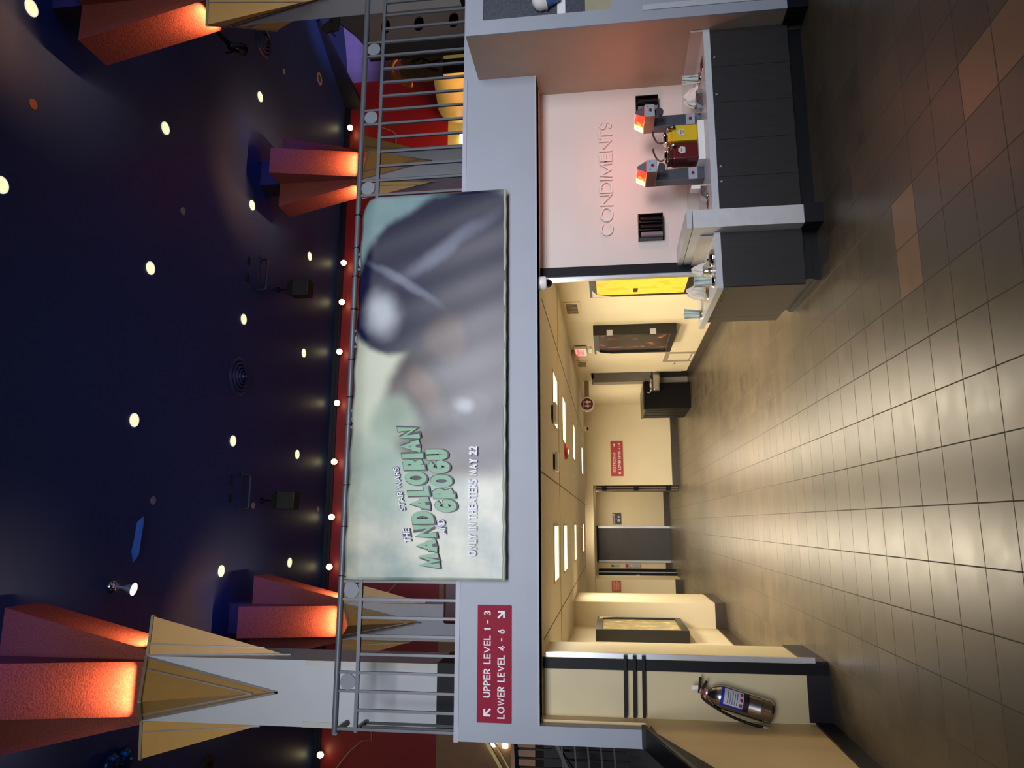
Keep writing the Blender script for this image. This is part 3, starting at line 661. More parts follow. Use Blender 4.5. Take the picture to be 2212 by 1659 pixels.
tag(G().box(9.3, 9.75, 16.58, 16.66, 5.14, 5.3).build('fluorescent_strip', WOODL), 'bright fluorescent strip on the yellow lower wall, upper right', 'strip light')
tag(G().tube([(11.35, 16.5, 5.85), (10.6, 15.8, 5.35), (10.0, 15.5, 5.1)], .03, 6).build('black_pipe', BLACKM), 'thin black pipe slanting in front of the yellow canopy', 'pipe')

# ================================================================== STAIR, left edge
t = thing('stair_guard', (-1.66, 5.0, 0), 'black sloping stair guard wall at the left edge above the tan wall', 'stair guard')
G().prism([(-1.56, 6.16, 1.44), (-1.56, 6.0, 1.49), (-1.56, 2.4, .40), (-1.56, 2.4, 0.0), (-1.56, 2.7, .02), (-1.56, 5.26, 1.11), (-1.56, 5.95, 1.41)], (-.14, 0, 0)).build('guard_panel', BLACKM, t)
G().bar((-1.64, 6.16, 1.5), (-1.64, 2.4, .42), .17, .03).build('cap', mat('worn_black', '23231f', .45), t)
t = thing('stair_railing', (-2.2, 7.0, 0), 'black metal stair railing with vertical bars left of the grey fascia', 'railing')
for i in range(16):
    x = -1.80-.085*i
    G().bar((x, 7.1+.02*i, 1.75-.04*i), (x, 7.1+.02*i, 2.62-.0*i), .018, .018, up=(0, 1, 0)).build('baluster', BLACKM, t)
G().bar((-1.76, 7.05, 2.64), (-3.2, 7.4, 2.60), .04, .03).build('top_rail', BLACKM, t)
G().bar((-1.76, 6.95, 2.42), (-2.3, 6.95, 2.0), .05, .05).build('stringer', BLACKM, t)
G().bar((-1.78, 6.6, 2.25), (-2.4, 6.6, 1.95), .03, .03).build('handrail', mat('worn_black', '23231f'), t)
for i in range(5): G().bar((-1.78, 6.6+.0*i, 2.18-.11*i), (-2.4, 6.6, 2.14-.11*i), .014, .014).build('cross_bar', mat('worn_black', '23231f'), t)
tag(G().bar((-1.78, 7.0, 3.0), (-2.5, 7.0, 2.55), .03, .03).bar((-1.78, 7.0, 2.93), (-2.5, 7.0, 2.48), .015, .015).build('gold_stair_nosing', mat('brass_edge', '8a7a4a', .35, metal=.7)), 'brass coloured diagonal handrail glinting left of the fascia', 'handrail')
for i, z in enumerate((4.05, 3.78)):
    tag(G().box(-4.75-.02*i, -4.2, 16.58, 16.66, z*1.0+.25, z+.36).build('strip_light', WOODL), 'bright strip light seen past the left end of the fascia, '+('upper' if i == 0 else 'lower')+' of two', 'strip light')
tag(G().box(-5.0, -3.9, 16.6, 16.66, 3.35, 3.75).build('red_display', mat('red_display', '8a3a40', .5, emit='a05060', es=.5)), 'red and pale lit display seen through the stair bars', 'display')

# ================================================================== CORRIDOR FITTINGS
first = None
rows = ['nearest row', 'second row', 'third row', 'farthest row']
for xc, side in ((-.32, 'left'), (1.37, 'right')):
    for i, y in enumerate((7.82, 9.45, 12.2, 16.0)):
        if first is None:
            first = thing('ceiling_light_panel', (xc, y, H1), '', 'ceiling light', 'square light panels in the corridor ceiling')
            g = G().box(xc-.305, xc+.305, y, y+.02, H1-.012, H1).box(xc-.305, xc+.305, y+.62, y+.64, H1-.012, H1).box(xc-.305, xc-.285, y+.02, y+.62, H1-.012, H1).box(xc+.285, xc+.305, y+.02, y+.62, H1-.012, H1)
            g.build('frame', mat('light_frame', 'c9b48c', .4), first)
            G().box(xc-.285, xc+.285, y+.02, y+.62, H1-.006, H1-.001).build('diffuser', LIGHTW, first); o = first
        else:
            o = copy_tree(first); o.location = (xc, y, H1)
        o['label'] = 'lit square ceiling panel in the %s line of the corridor, %s' % (side, rows[i])
# ceiling panel seams, flat brown strips
for i, (a, b) in enumerate([((-1.55, 8.9), (2.95, 8.75)), ((.45, 6.45), (.45, 18.3)), ((2.1, 6.6), (2.1, 18.3)), ((-1.0, 6.6), (-1.0, 18.3))]):
    S('trim_%d' % (20+i), G().bar((a[0], a[1], H1-.001), (b[0], b[1], H1-.001), .012, .004), mat('seam_brown', '6e5a3e', .8))
# access points, strobe
for (x, y, lb) in [(.66, 7.95, 'left one, nearer the fascia middle'), (1.17, 7.75, 'right one, beside the near light panel')]:
    t = thing('wireless_access_point', (x, y, H1), 'white rounded access point under the corridor ceiling, '+lb, 'access point', 'access points under the corridor ceiling')
    G().rbox(x-.11, x+.11, y-.1, y+.1, H1-.055, H1-.02, .016).build('cover', PWHITE, t)
    G().box(x-.08, x+.08, y-.07, y+.07, H1-.02, H1).build('mount', BLACKM, t)
t = thing('fire_strobe', (.96, 10.0, H1), 'red round fire alarm strobe on the corridor ceiling', 'fire alarm')
G().lathe((.96, 10.0, H1), (0, 0, -1), [(0, .1), (.025, .1), (.04, .08), (.045, .001)], 24).build('body', mat('alarm_red', 'a81f1a', .35), t)
G().rbox(.93, .99, 9.95, 10.05, H1-.06, H1-.04, .006).build('lens', PWHITE, t)
for (x, y, lb) in [(.75, 11.9, 'near the fire strobe'), (-.1, 15.2, 'near the far panels')]:
    tag(G().lathe((x, y, H1), (0, 0, -1), [(0, .03), (.01, .03), (.04, .01), (.05, .02), (.055, .001)], 12).build('sprinkler_head', ALU), 'small sprinkler head in the corridor ceiling, '+lb, 'sprinkler')
def dome_cam(x, y, z, lb, r=.062):
    t = thing('dome_camera', (x, y, z), lb, 'security camera', 'dome cameras')
    G().lathe((x, y, z), (0, 0, -1), [(0, r), (.01, r*1.05), (.06, r*1.05), (.075, r*.85)], 24).build('housing', PWHITE, t)
    G().lathe((x, y, z-.073), (0, 0, -1), [(0, r*.68), (.02, r*.64), (.04, r*.45), (.05, r*.2), (.053, .001)], 20).build('dome', LENS, t)
dome_cam(2.16, 6.32, H1, 'white dome camera under the fascia where the condiment wall ends')
dome_cam(2.3, 17.9, H1, 'white dome camera far down the corridor beside the round restroom sign')
# vents on the right wall
for (y0, y1, lb) in [(9.5, 10.1, 'square wall vent high on the right corridor wall, nearer, above the poster cases'), (13.15, 13.75, 'square wall vent high on the right corridor wall, farther, past the exit sign')]:
    t = thing('wall_vent', (2.97, y0+.3, 2.08), lb, 'vent', 'vents on the right corridor wall')
    g = G().box(2.955, 2.97, y0, y1, 2.06, 2.10).box(2.955, 2.97, y0, y1, 2.26, 2.295).box(2.955, 2.97, y0, y0+.06, 2.10, 2.26).box(2.955, 2.97, y1-.06, y1, 2.10, 2.26)
    g.build('frame', mat('vent_frame', 'dcc79a', .5), t)
    G().box(2.966, 2.969, y0+.06, y1-.06, 2.10, 2.26).build('dark_back', DARK, t)
    g = G()
    for i in range(7): g.box(2.958, 2.966, y0+.09+.06*i, y0+.125+.06*i, 2.10, 2.26)
    g.build('louvres', mat('louvre', '8a7c60', .5), t)
# poster cases
def poster_mat(name, base, blobs, emit=0):
    m = bpy.data.materials.new(name); m.use_nodes = True; nt = m.node_tree; N = nt.nodes; L = nt.links; b = N['Principled BSDF']; b.inputs['Roughness'].default_value = .25
    tc = N.new('ShaderNodeTexCoord'); nz = N.new('ShaderNodeTexNoise'); nz.inputs['Scale'].default_value = 6; nz.inputs['Detail'].default_value = 4; L.new(tc.outputs['Generated'], nz.inputs['Vector'])
    rp = N.new('ShaderNodeValToRGB'); e = rp.color_ramp.elements; e[0].position = .35
    e[0].color = lin(base)+[1]; e[1].color = lin(blobs[0])+[1]; e[1].position = .55
    for i, c in enumerate(blobs[1:]): k = e.new(.62+.1*i); k.color = lin(c)+[1]
    L.new(nz.outputs['Fac'], rp.inputs[0]); L.new(rp.outputs[0], b.inputs['Base Color'])
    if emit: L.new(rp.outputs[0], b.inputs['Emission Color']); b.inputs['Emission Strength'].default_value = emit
    return m
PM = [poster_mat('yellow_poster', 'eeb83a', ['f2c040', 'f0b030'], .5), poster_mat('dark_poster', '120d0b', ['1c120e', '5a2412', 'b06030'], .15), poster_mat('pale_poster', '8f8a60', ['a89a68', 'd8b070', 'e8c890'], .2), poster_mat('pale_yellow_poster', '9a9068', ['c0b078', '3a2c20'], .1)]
def poster_case(x, s, y0, y1, z0, z1, pm, lb, hinge=True, body=.10):
    """s=-1: hangs on a wall at +x side facing -x; s=+1: the other way"""
    t = thing('poster_case', (x, (y0+y1)/2, z0), lb, 'poster case', 'movie poster cases on the corridor walls')
    xa = x+s*body
    def bx(g, d0, d1, a, b, c, d): return g.box(min(x+s*d0, x+s*d1), max(x+s*d0, x+s*d1), a, b, c, d)
    bx(G(), 0, body*.8, y0, y1, z0, z1).build('cabinet', mat('case_black', '17130f', .35), t)
    fr = G(); w = .055
    bx(fr, body*.8, body, y0, y1, z0, z0+w*1.6); bx(fr, body*.8, body, y0, y1, z1-w*1.6, z1)
    bx(fr, body*.8, body, y0, y0+w, z0+w*1.6, z1-w*1.6); bx(fr, body*.8, body, y1-w, y1, z0+w*1.6, z1-w*1.6)
    fr.build('door_frame', mat('case_black', '17130f'), t)
    bx(G(), body*.8, body*.84, y0+w, y1-w, z0+w*1.6, z1-w*1.6).build('poster', pm, t)
    yy = y1-.02
    G().prism([(xa+s*.002, yy, z1-.03), (xa+s*.002, yy-.28, z1-.03), (xa+s*.002, yy-.1, z1-.09), (xa+s*.002, yy, z1-.28)], (s*.002, 0, 0)).build('corner_card', mat('card_white', 'd6cfc0', .5), t)
    if hinge:
        for z in (z0+(z1-z0)*.28, z0+(z1-z0)*.8): bx(G(), body*.5, body+.004, y0-.006, y0+.014, z-.045, z+.045).build('hinge', ALU, t)
    return t
t1 = poster_case(2.97, -1, 8.1, 9.2, .62, 1.91, PM[0], 'black poster case with a bright yellow poster, behind the counter straws', False, .05)
G().box(2.926, 2.93, 8.9, 9.05, 1.3, 1.36).build('print_mark', DARK, t1)
t2 = poster_case(2.97, -1, 10.75, 12.0, .66, 1.91, PM[1], 'deep black poster case with a dark fiery poster on the right corridor wall', True, .16)
for i in range(4): G().box(2.838, 2.841, 11.15+.16*i, 11.27+.16*i, .98, 1.08).build('print_mark', mat('poster_white_print', 'cfc6b8', .5), t2)
t3 = poster_case(-1.58, 1, 10.35, 11.7, .70, 1.95, PM[2], 'black poster case with a pale golden poster on the left corridor wall', False, .16)
t4 = poster_case(-1.58, 1, 8.3, 9.75, .66, 1.95, PM[3], 'poster case nearest the left opening, mostly hidden behind the trim', False, .04)
# empty outlines / access frame on right wall
t = thing('literature_holder', (2.97, 12.9, .12), 'grey rectangular frame low on the right corridor wall', 'wall frame')
g = G(); y0, y1, z0, z1 = 12.7, 13.42, .15, .68
for b in ((y0, y1, z0, z0+.07), (y0, y1, z1-.07, z1), (y0, y0+.07, z0+.07, z1-.07), (y1-.07, y1, z0+.07, z1-.07)): g.box(2.955, 2.97, b[0], b[1], b[2], b[3])
g.build('frame', mat('taupe_frame', '9a8d76', .5), t)
G().box(2.952, 2.955, y0+.1, y1-.1, z0+.02, z0+.045).build('lettering_strip', LETW, t)
t = thing('door_pull_frame', (2.97, 12.3, 1.0), 'thin raised rectangle outline on the wall behind the dark poster case', 'wall frame')
g = G(); y0, y1, z0, z1 = 12.1, 12.55, 1.02, 1.93
for b in ((y0, y1, z0, z0+.1), (y0, y1, z1-.05, z1), (y1-.05, y1, z0+.1, z1-.05)): g.box(2.955, 2.97, b[0], b[1], b[2], b[3])
g.build('frame', mat('pale_frame', 'c4b48e', .5), t)
tag(lettering('T gear', (2.966, 13.65, .45), .22, .04, BROWND, None, right=(0, -1, 0), up=(0, 0, 1), name='wall_mark'), 'small scribbled mark low on the right corridor wall', 'wall mark')
# exit sign + emergency light
t = thing('exit_sign', (2.9, 12.24, 2.06), 'lit red exit sign on the right corridor wall', 'exit sign')
G().rbox(2.90, 2.95, 11.98, 12.5, 2.05, 2.26, .008).build('housing', PWHITE, t)
G().box(2.95, 2.97, 12.2, 12.3, 2.12, 2.2).build('mount', PWHITE, t)
G().box(2.895, 2.9, 12.0, 12.48, 2.07, 2.24).build('face', mat('exit_face', 'e8c8c0', .4, emit='ffb0a8', es=.7), t)
lettering('EXIT', (2.893, 12.22, 2.155), .4, .13, mat('exit_letters', 'e01830', .4, emit='ff2038', es=1.2), t, right=(0, -1, 0), bold=.24)
t = thing('emergency_light', (2.9, 12.5, 2.22), 'beige twin-head emergency light at the ceiling above the exit sign', 'emergency light')
G().rbox(2.88, 2.97, 12.3, 12.75, 2.26, 2.315, .01).build('battery_box', mat('beige_plastic', 'b9a88c', .5), t)
for y in (12.35, 12.68): G().lathe((2.86, y, 2.27), (-.5, .2, -.6), [(0, .04), (.05, .05), (.07, .045)], 14).build('lamp_head', mat('beige_plastic', 'b9a88c'), t)
t = thing('cable_box', (2.95, 12.0, 1.98), 'small translucent junction bracket beside the exit sign', 'junction box')
G().box(2.93, 2.97, 12.1, 12.4, 1.96, 2.02).build('box', PWHITE, t)
# round restroom sign
t = thing('restroom_sign', (2.45, 15.0, 2.0), 'round maroon restroom sign projecting from the right wall', 'sign')
G().cyl((2.44, 14.96, 2.14), (2.44, 15.06, 2.14), .155, n=36).build('white_ring', PWHITE, t)
G().cyl((2.44, 14.952, 2.14), (2.44, 14.96, 2.14), .122, n=36).build('face', mat('maroon_sign', '701520', .45), t)
G().box(2.58, 2.95, 14.98, 15.04, 2.10, 2.19).build('bracket', mat('sign_bracket', '8a7a58', .4), t)
G().lathe((2.97, 15.0, 2.14), (-1, 0, 0), [(0, .09), (.02, .09), (.03, .02)], 20).build('wall_plate', CREAM, t)
g = G()
for s, sk in ((-1, True), (1, False)):
    cx = 2.44+s*.042
    put(g, flat([(.016*math.cos(a), .016*math.sin(a)) for a in [i*PI/6 for i in range(12)]], None), (cx, 14.948, 2.178), RX, UZ)
    body = [(-.012, -.10), (-.012, -.055), (-.034, -.055), (-.014, -.004), (.014, -.004), (.034, -.055), (.012, -.055), (.012, -.10)] if sk else [(-.018, -.10), (-.018, -.05), (-.03, -.05), (-.026, -.004), (.026, -.004), (.03, -.05), (.018, -.05), (.018, -.10)]
    put(g, flat(body, None), (cx, 14.948, 2.164), RX, UZ)
g.box(2.438, 2.442, 14.947, 14.949, 2.06, 2.19).build('figures', LETW, t)
lettering('RESTROOMS', (2.44, 14.948, 2.218), .13, .022, LETW, t, bold=.2)
# red corridor sign
t = thing('wayfinding_sign', (1.6, 18.39, 1.36), 'red sign reading restrooms and lower level 4 - 6 on the far cream wall', 'sign')
G().box(1.155, 2.03, 18.375, 18.4, 1.37, 1.67).build('sign_plate', SIGNR2, t)
lettering('RESTROOMS', (1.50, 18.37, 1.58), .5, .065, LETW, t, bold=.17)
lettering('LOWER LEVEL 4 - 6', (1.65, 18.37, 1.455), .66, .065, LETW, t, bold=.17)
for (cx, cz, d) in ((1.93, 1.58, 0), (1.235, 1.455, -135)): put(G(), flat(arrow(d, .075), None), (cx, 18.37, cz), RX, UZ).build('arrow', LETW, t)
t = thing('elevator_sign', (.12, 21.98, 1.4), 'small dark elevator sign right of the elevator door', 'sign')
G().box(-.04, .29, 21.975, 22.0, 1.40, 1.645).build('sign_plate', mat('slate_sign', '3a3f48', .45), t)
lettering('ELEVATOR', (.125, 21.97, 1.60), .28, .045, LETW, t, bold=.2)
lettering('TO', (.1, 21.97, 1.545), .05, .025, LETW, t, bold=.2); lettering('6', (.18, 21.97, 1.475), .05, .075, LETW, t, bold=.2)
put(put(G(), flat([(-.012, -.04), (.012, -.04), (.012, .03), (-.012, .03)], None), (.06, 21.97, 1.475), RX, UZ), flat([(-.012, -.04), (.012, -.04), (.012, .03), (-.012, .03)], None), (.095, 21.97, 1.475), RX, UZ).build('pictogram', LETW, t)
# elevator door
d = thing('door_1', (-.61, 22, 0), 'dark grey elevator door with steel jambs at the end of the corridor', 'door'); del d['category']; d['kind'] = 'structure'
G().box(-1.07, -.15, 21.99, 22.03, 0, 2.07).build('door_panel', mat('elevator_grey', '45444a', .45, var=.1), d)
G().box(-1.13, -1.07, 21.96, 22.02, 0, 2.08).build('jamb', ALU, d); G().box(-.15, -.09, 21.96, 22.02, 0, 2.08).build('jamb', ALU, d)
G().box(-1.13, -.09, 21.97, 22.02, 2.07, 2.13).build('header', BLACKM, d)
t = thing('call_panel', (-1.22, 21.98, 1.1), 'silver elevator call panel with red round sticker left of the elevator door', 'call panel')
G().rbox(-1.27, -1.17, 21.96, 22.0, .88, 1.32, .006).build('plate', STEELP, t)
G().cyl((-1.22, 21.955, 1.26), (-1.22, 21.96, 1.26), .042, n=20).build('sticker', SIGNR2, t)
G().cyl((-1.22, 21.95, 1.14), (-1.22, 21.96, 1.14), .018, n=14).build('button', PWHITE, t); G().cyl((-1.22, 21.95, 1.0), (-1.22, 21.96, 1.0), .012, n=14).build('button', PBLACK, t)
t = thing('floor_indicator', (-1.23, 21.99, 1.6), 'slim silver floor indicator with a black window above the call panel', 'indicator')
G().box(-1.26, -1.20, 21.985, 22.0, 1.48, 1.74).build('plate', STEELP, t); G().box(-1.255, -1.205, 21.98, 21.985, 1.65, 1.71).build('window', PBLACK, t)
t = thing('pull_station', (-1.36, 21.9, 1.95), 'red fire alarm horn above the left of the elevator door', 'fire alarm')
G().rbox(-1.40, -1.33, 21.9, 22.0, 1.94, 2.08, .01).build('body', mat('alarm_red', 'a81f1a'), t); G().box(-1.385, -1.345, 21.88, 21.9, 1.98, 2.04).build('lens', PWHITE, t)
# open black door leaves, left
d = thing('door_2', (-1.4, 20.2, 0), '', 'door'); del d['category']; del d['label']; d['kind'] = 'structure'
G().box(-1.40, -1.315, 20.12, 20.45, .01, 2.06).build('leaf', BLACKM, d); G().box(-1.30, -1.235, 20.5, 20.88, .01, 2.06).build('leaf', BLACKM, d)
G().box(-1.315, -1.30, 20.45, 20.5, 0, 2.1).build('mullion', ALU, d); G().box(-1.415, -1.40, 20.1, 20.12, 0, 2.1).build('jamb', ALU, d)
G().box(-1.39, -1.35, 20.1, 20.12, .98, 1.06).build('latch', ALU, d)
# held open doors at right of the lobby
d = thing('door_3', (.92, 19.4, 0), '', 'door'); del d['category']; del d['label']; d['kind'] = 'structure'
for i, x in enumerate((.885, .83)):
    lf = G().box(x-.02, x+.02, 18.64+.1*i, 19.5+.1*i, .01, 2.07).build('leaf', mat('door_edge_metal', '6a5c48', .4, metal=.3), d)
    for z in (.25, 1.05, 1.85): G().box(x-.028, x+.028, 18.62+.1*i, 18.64+.1*i, z-.06, z+.06).build('hinge', BLACKM, lf)
# small pink notice
t = thing('notice_sheet', (-1.55, 18.66, 1.5), 'small red and pink notice on the far left wall end', 'notice')
G().box(-1.66, -1.40, 18.655, 18.68, 1.50, 1.72).build('sheet', mat('pink_notice', 'b8584e', .5), t)
g = G()
for i in range(6): g.box(-1.63, -1.45+.02*(i % 3), 18.652, 18.655, 1.54+.025*i, 1.55+.025*i)
g.build('print_lines', mat('pink_print', 'e8b8a0', .5), t)
# trash cabinet & fountain
t = thing('waste_cabinet', (2.6, 15.9, 0), 'black waste cabinet standing against the right corridor wall', 'waste bin')
G().rbox(2.35, 2.9, 15.18, 16.6, .0, .93, .012).build('cabinet', mat('waste_cabinet_black', '0e0c0b', .5, var=.1, spec=.15), t)
G().rbox(2.33, 2.92, 15.16, 16.62, .93, .97, .01).build('top', mat('waste_top', '12100f', .3), t)
G().box(2.34, 2.35, 15.75, 16.0, .6, .85).build('opening', DARK, t)
for i in range(3): G().box(2.344, 2.35, 15.4+.4*i, 15.41+.4*i, .03, .9).build('panel_joint', DARK, t)
t = thing('drinking_fountain', (2.8, 14.6, .7), 'steel drinking fountain in front of the tiled recess', 'drinking fountain')
G().rbox(2.62, 3.25, 14.5, 14.78, .66, .80, .03).build('body', STEEL, t)
G().lathe((2.78, 14.62, .80), (0, 0, 1), [(0, .12), (.03, .17), (.05, .18), (.04, .15)], 24).build('bowl', CHROME, t)
G().tube([(2.62, 14.6, .84), (2.58, 14.6, .88), (2.6, 14.6, .92)], .012, 8).build('spout', CHROME, t)
G().box(3.05, 3.28, 14.5, 14.8, .2, .66).build('shroud', mat('taupe_panel', '8a8274', .5), t)
S('trim_13', G().box(2.96, 3.28, 15.3, 15.6, .78, 2.0), mat('taupe_panel', '8a8274'))

# ================================================================== FRONT LEFT WALL ITEMS
for i, z in enumerate((1.628, 1.553, 1.478)):
    tag(G().bar((-1.565, 6.40, z+.004), (-1.08, 6.40, z-.004), .02, .026).build('rub_rail', BLACKM), 'thin black horizontal bar across the tan wall, '+['top', 'middle', 'bottom'][i]+' of three', 'bar', 'three black bars on the tan wall')
t = thing('fire_extinguisher', (-1.42, 6.33, .48), 'silver fire extinguisher hanging tilted on the tan wall', 'fire extinguisher')
A = Vector((-1.475, 6.33, .485)); B = Vector((-1.338, 6.33, .985)); ax = (B-A).normalized(); Ln = (B-A).length
sd = Vector((ax.z, 0, -ax.x))     # to the right
G().lathe(A, ax, [(0, .072), (.006, .084), (.03, .09), (.1, .09), (.104, .0915), (.108, .09), (Ln-.13, .09), (Ln-.09, .083), (Ln-.045, .062), (Ln-.015, .032), (Ln, .025)], 36).build('tank', STEEL, t)
def band(z0, z1, a0, a1, r, n=10):
    g = G(); v = []
    for z in (z0, z1):
        for i in range(n+1):
            a = R(a0+(a1-a0)*i/n); v.append(A+ax*z+(sd*math.sin(a)+Vector((0, -1, 0))*math.cos(a))*r)
    return g.add(v, [(i, i+1, n+2+i, n+1+i) for i in range(n)], 0, True)
lb_ = band(.20, .42, -30, 72, .0912).build('label', mat('label_blue', '1c2f9a', .35), t)
band(.245, .395, -18, 66, .0918).build('label_panel', mat('label_grey', 'b9bccb', .4), lb_)
band(.20, .24, -30, 72, .0918).build('label_footer', mat('label_black', '14141c', .35), lb_)
g = G()
for i in range(3):
    b_ = band(.250, .272, -12+i*26, 4+i*26, .0924, 3); g.add(b_.v, b_.f, 0)
g.build('label_icons', mat('label_red', '8a2430', .4), lb_)
g = G()
for i in range(5): b_ = band(.29+.018*i, .296+.018*i, -10, 50-6*(i % 2), .0924, 5); g.add(b_.v, b_.f, 0)
g.build('label_lines', mat('label_ink', '4a4a60', .5), lb_)
T = B+ax*.0
G().lathe(T, ax, [(-.01, .028), (.02, .028), (.03, .02), (.055, .02)], 16).build('valve', ALU, t)
G().cyl(T+ax*.03+Vector((0, -.018, 0)), T+ax*.03+Vector((0, -.032, 0)), .021, n=18).build('gauge', mat('gauge_red', 'a02a2a', .3), t)
G().bar(T+ax*.055-sd*.02, T+ax*.075+sd*.10+ax*-.005, .02, .012, up=(0, 1, 0)).build('carry_handle', BLACKM, t)
G().bar(T+ax*.05-sd*.02, T+ax*.015+sd*.085, .02, .012, up=(0, 1, 0)).build('squeeze_lever', BLACKM, t)
G().bar(T+ax*.07+sd*.02, T+ax*.12+sd*.0, .03, .002, up=(0, 1, 0)).build('inspection_tag', PWHITE, t)
p0 = T+ax*.035-sd*.02
hp = [p0, p0-sd*.03-ax*.02, p0-sd*.065-ax*.12, p0-sd*.095-ax*.26, p0-sd*.105-ax*.42, p0-sd*.10-ax*.50]
def smooth(pts, n=6):
    o = []
    for i in range(len(pts)-1):
        a = pts[max(i-1, 0)]; b = pts[i]; c = pts[i+1]; d_ = pts[min(i+2, len(pts)-1)]
        for k in range(n):
            s = k/n; o.append(.5*((2*b)+(c-a)*s+(2*a-5*b+4*c-d_)*s*s+(3*b-a-3*c+d_)*s**3))
    return o+[pts[-1]]
G().tube(smooth([Vector(p)+Vector((0, -.03, 0)) for p in hp]), .011, 8).build('hose', RUBBER, t)
e_ = Vector(hp[-1])+Vector((0, -.03, 0)); G().lathe(e_, -ax, [(0, .013), (.03, .014), (.035, .018), (.06, .012)], 12).build('nozzle', ALU, t)
G().box(-1.44, -1.38, 6.41, 6.45, .9, .98).build('wall_hook', mat('hook_red', '8a2024', .4), t)

# ================================================================== CONDIMENT STATION
# pony wall
t = thing('partition_post', (2.41, 6.05, 0), 'white low partition with a dark tiled foot and capped top between the two counters', 'partition')
G().box(2.335, 2.488, 5.62, 6.51, .14, 1.0).build('body', [mat('post_front_white', 'cfd0d4', .45, var=.05, scale=12)], t)
G().box(2.33, 2.493, 5.60, 6.51, 0, .14).build('tile_foot', mat('dark_base_tile', '25232a'), t)
G().box(2.338, 2.485, 5.63, 6.50, 1.0, 1.007).build('dark_gap', DARK, t)  # thin near-black strip between body and cap
G().box(2.33, 2.493, 5.612, 6.51, 1.007, 1.05).build('cap', COUNTER, t)
ZC = .825; YF = 5.72
# right counter
t = thing('condiment_counter', (3.34, 6.1, 0), 'long condiment counter with white top and dark cabinet front under the heat lamps', 'counter')
G().box(2.494, 4.188, YF, 6.5, ZC-.04, ZC).box(2.494, 4.188, YF, YF+.03, ZC-.055, ZC-.04).build('countertop', COUNTER, t)
G().box(2.494, 4.188, YF+.03, 6.5, .12, ZC-.04).build('cabinet_body', mat('cabinet_body_black', '0c0b0c', .5), t)  # near-black body behind the door fronts
xs = [2.494, 2.82, 3.155, 3.495, 3.83, 4.187]
for i in range(5):
    o = G().box(xs[i]+.0015, xs[i+1]-.0015, YF+.012, YF+.03, .125, ZC-.058).build('door', CAB, t)
    x = [2.775, 2.91, 3.4, 3.57, 3.92][i]
    if i != 2: G().cyl((x, YF+.004, ZC-.085), (x, YF+.012, ZC-.085), .009, n=12).build('lock', ALU, o)
G().box(2.494, 4.17, YF+.075, 6.5, 0, .12).build('toe_kick', KICK, t)
G().box(2.494, 4.188, 6.49, 6.508, ZC, .93).box(4.172, 4.188, YF, 6.49, ZC, .93).build('backsplash', SPLASH, t)
def hole(x, y, p, r=.075):
    o = G().lathe((x, y, ZC), (0, 0, 1), [(.0005, r), (.005, r-.002), (.005, r-.014), (.001, r-.016)], 28, caps=False).build('waste_ring', CHROME, p)
    G().cyl((x, y, ZC+.0003), (x, y, ZC+.001), r-.014, n=24).build('opening', DARK, o)
hole(3.96, 5.88, t); hole(2.70, 5.95, t)
# left counter
t = thing('end_counter', (2.09, 6.3, 0), 'short counter left of the white partition with straws and napkins on top', 'counter')
bm_ = [(1.845, YF+.02), (1.855, YF+.006), (1.87, YF), (2.328, YF), (2.328, 6.46), (2.22, 6.46), (2.22, 6.95), (1.845, 6.95)]
G().prism([(x, y, ZC-.05) for x, y in bm_], (0, 0, .05)).build('countertop', COUNTER, t)
G().box(1.88, 2.328, YF+.03, 6.44, .13, ZC-.05).box(1.88, 2.21, 6.44, 6.78, .13, ZC-.05).build('cabinet_body', mat('cabinet_body_black', '0c0b0c'), t)
G().box(1.872, 2.327, YF+.014, YF+.03, .135, ZC-.052).build('front_panel', CAB, t)
o = G().box(1.866, 1.88, YF+.03, 6.62, .135, ZC-.052).build('side_panel', CABS, t)
G().box(1.866, 1.88, 6.625, 6.79, .135, ZC-.052).build('side_panel', CABS, t)
for y in (5.84, 6.14, 6.34, 6.68): G().cyl((1.86, y, .73), (1.866, y, .73), .007, n=10).build('lock', BRONZE, o)
G().box(1.93, 2.328, YF+.09, 6.7, 0, .13).build('toe_kick', KICK, t)
G().box(1.93-.012, 2.328, YF+.078, YF+.09, 0, .05).box(1.918, 1.93, YF+.09, 6.7, 0, .05).build('cove_base', KICK, t)
G().box(2.314, 2.328, YF+.06, 6.50, ZC, .93).build('backsplash', SPLASH, t)
hole(2.09, 6.57, t, .07); hole(1.99, 6.25, t, .07)
# letters
word = 'CONDIMENTS'; ws = [.128, .15, .12, .122, .0165, .155, .09, .12, .095, .085]
ordn = ['first', 'second', 'third', 'fourth', 'fifth', 'sixth', 'seventh', 'eighth', 'ninth', 'last']
gap = (1.185-sum(ws))/9*.97; x = 2.665
for i, (c, w) in enumerate(zip(word, ws)):
    g = put(G(), text_geo(c, w, .122, .022, .135), (x+w/2, 6.508, 1.685-.008*i/9), RX, UZ)
    x += w+gap
    tag(g.build('wall_letter', LETC), 'raised white letter %s, %s in the word condiments on the wall' % (c, ordn[i]), 'letter', 'raised letters spelling condiments')
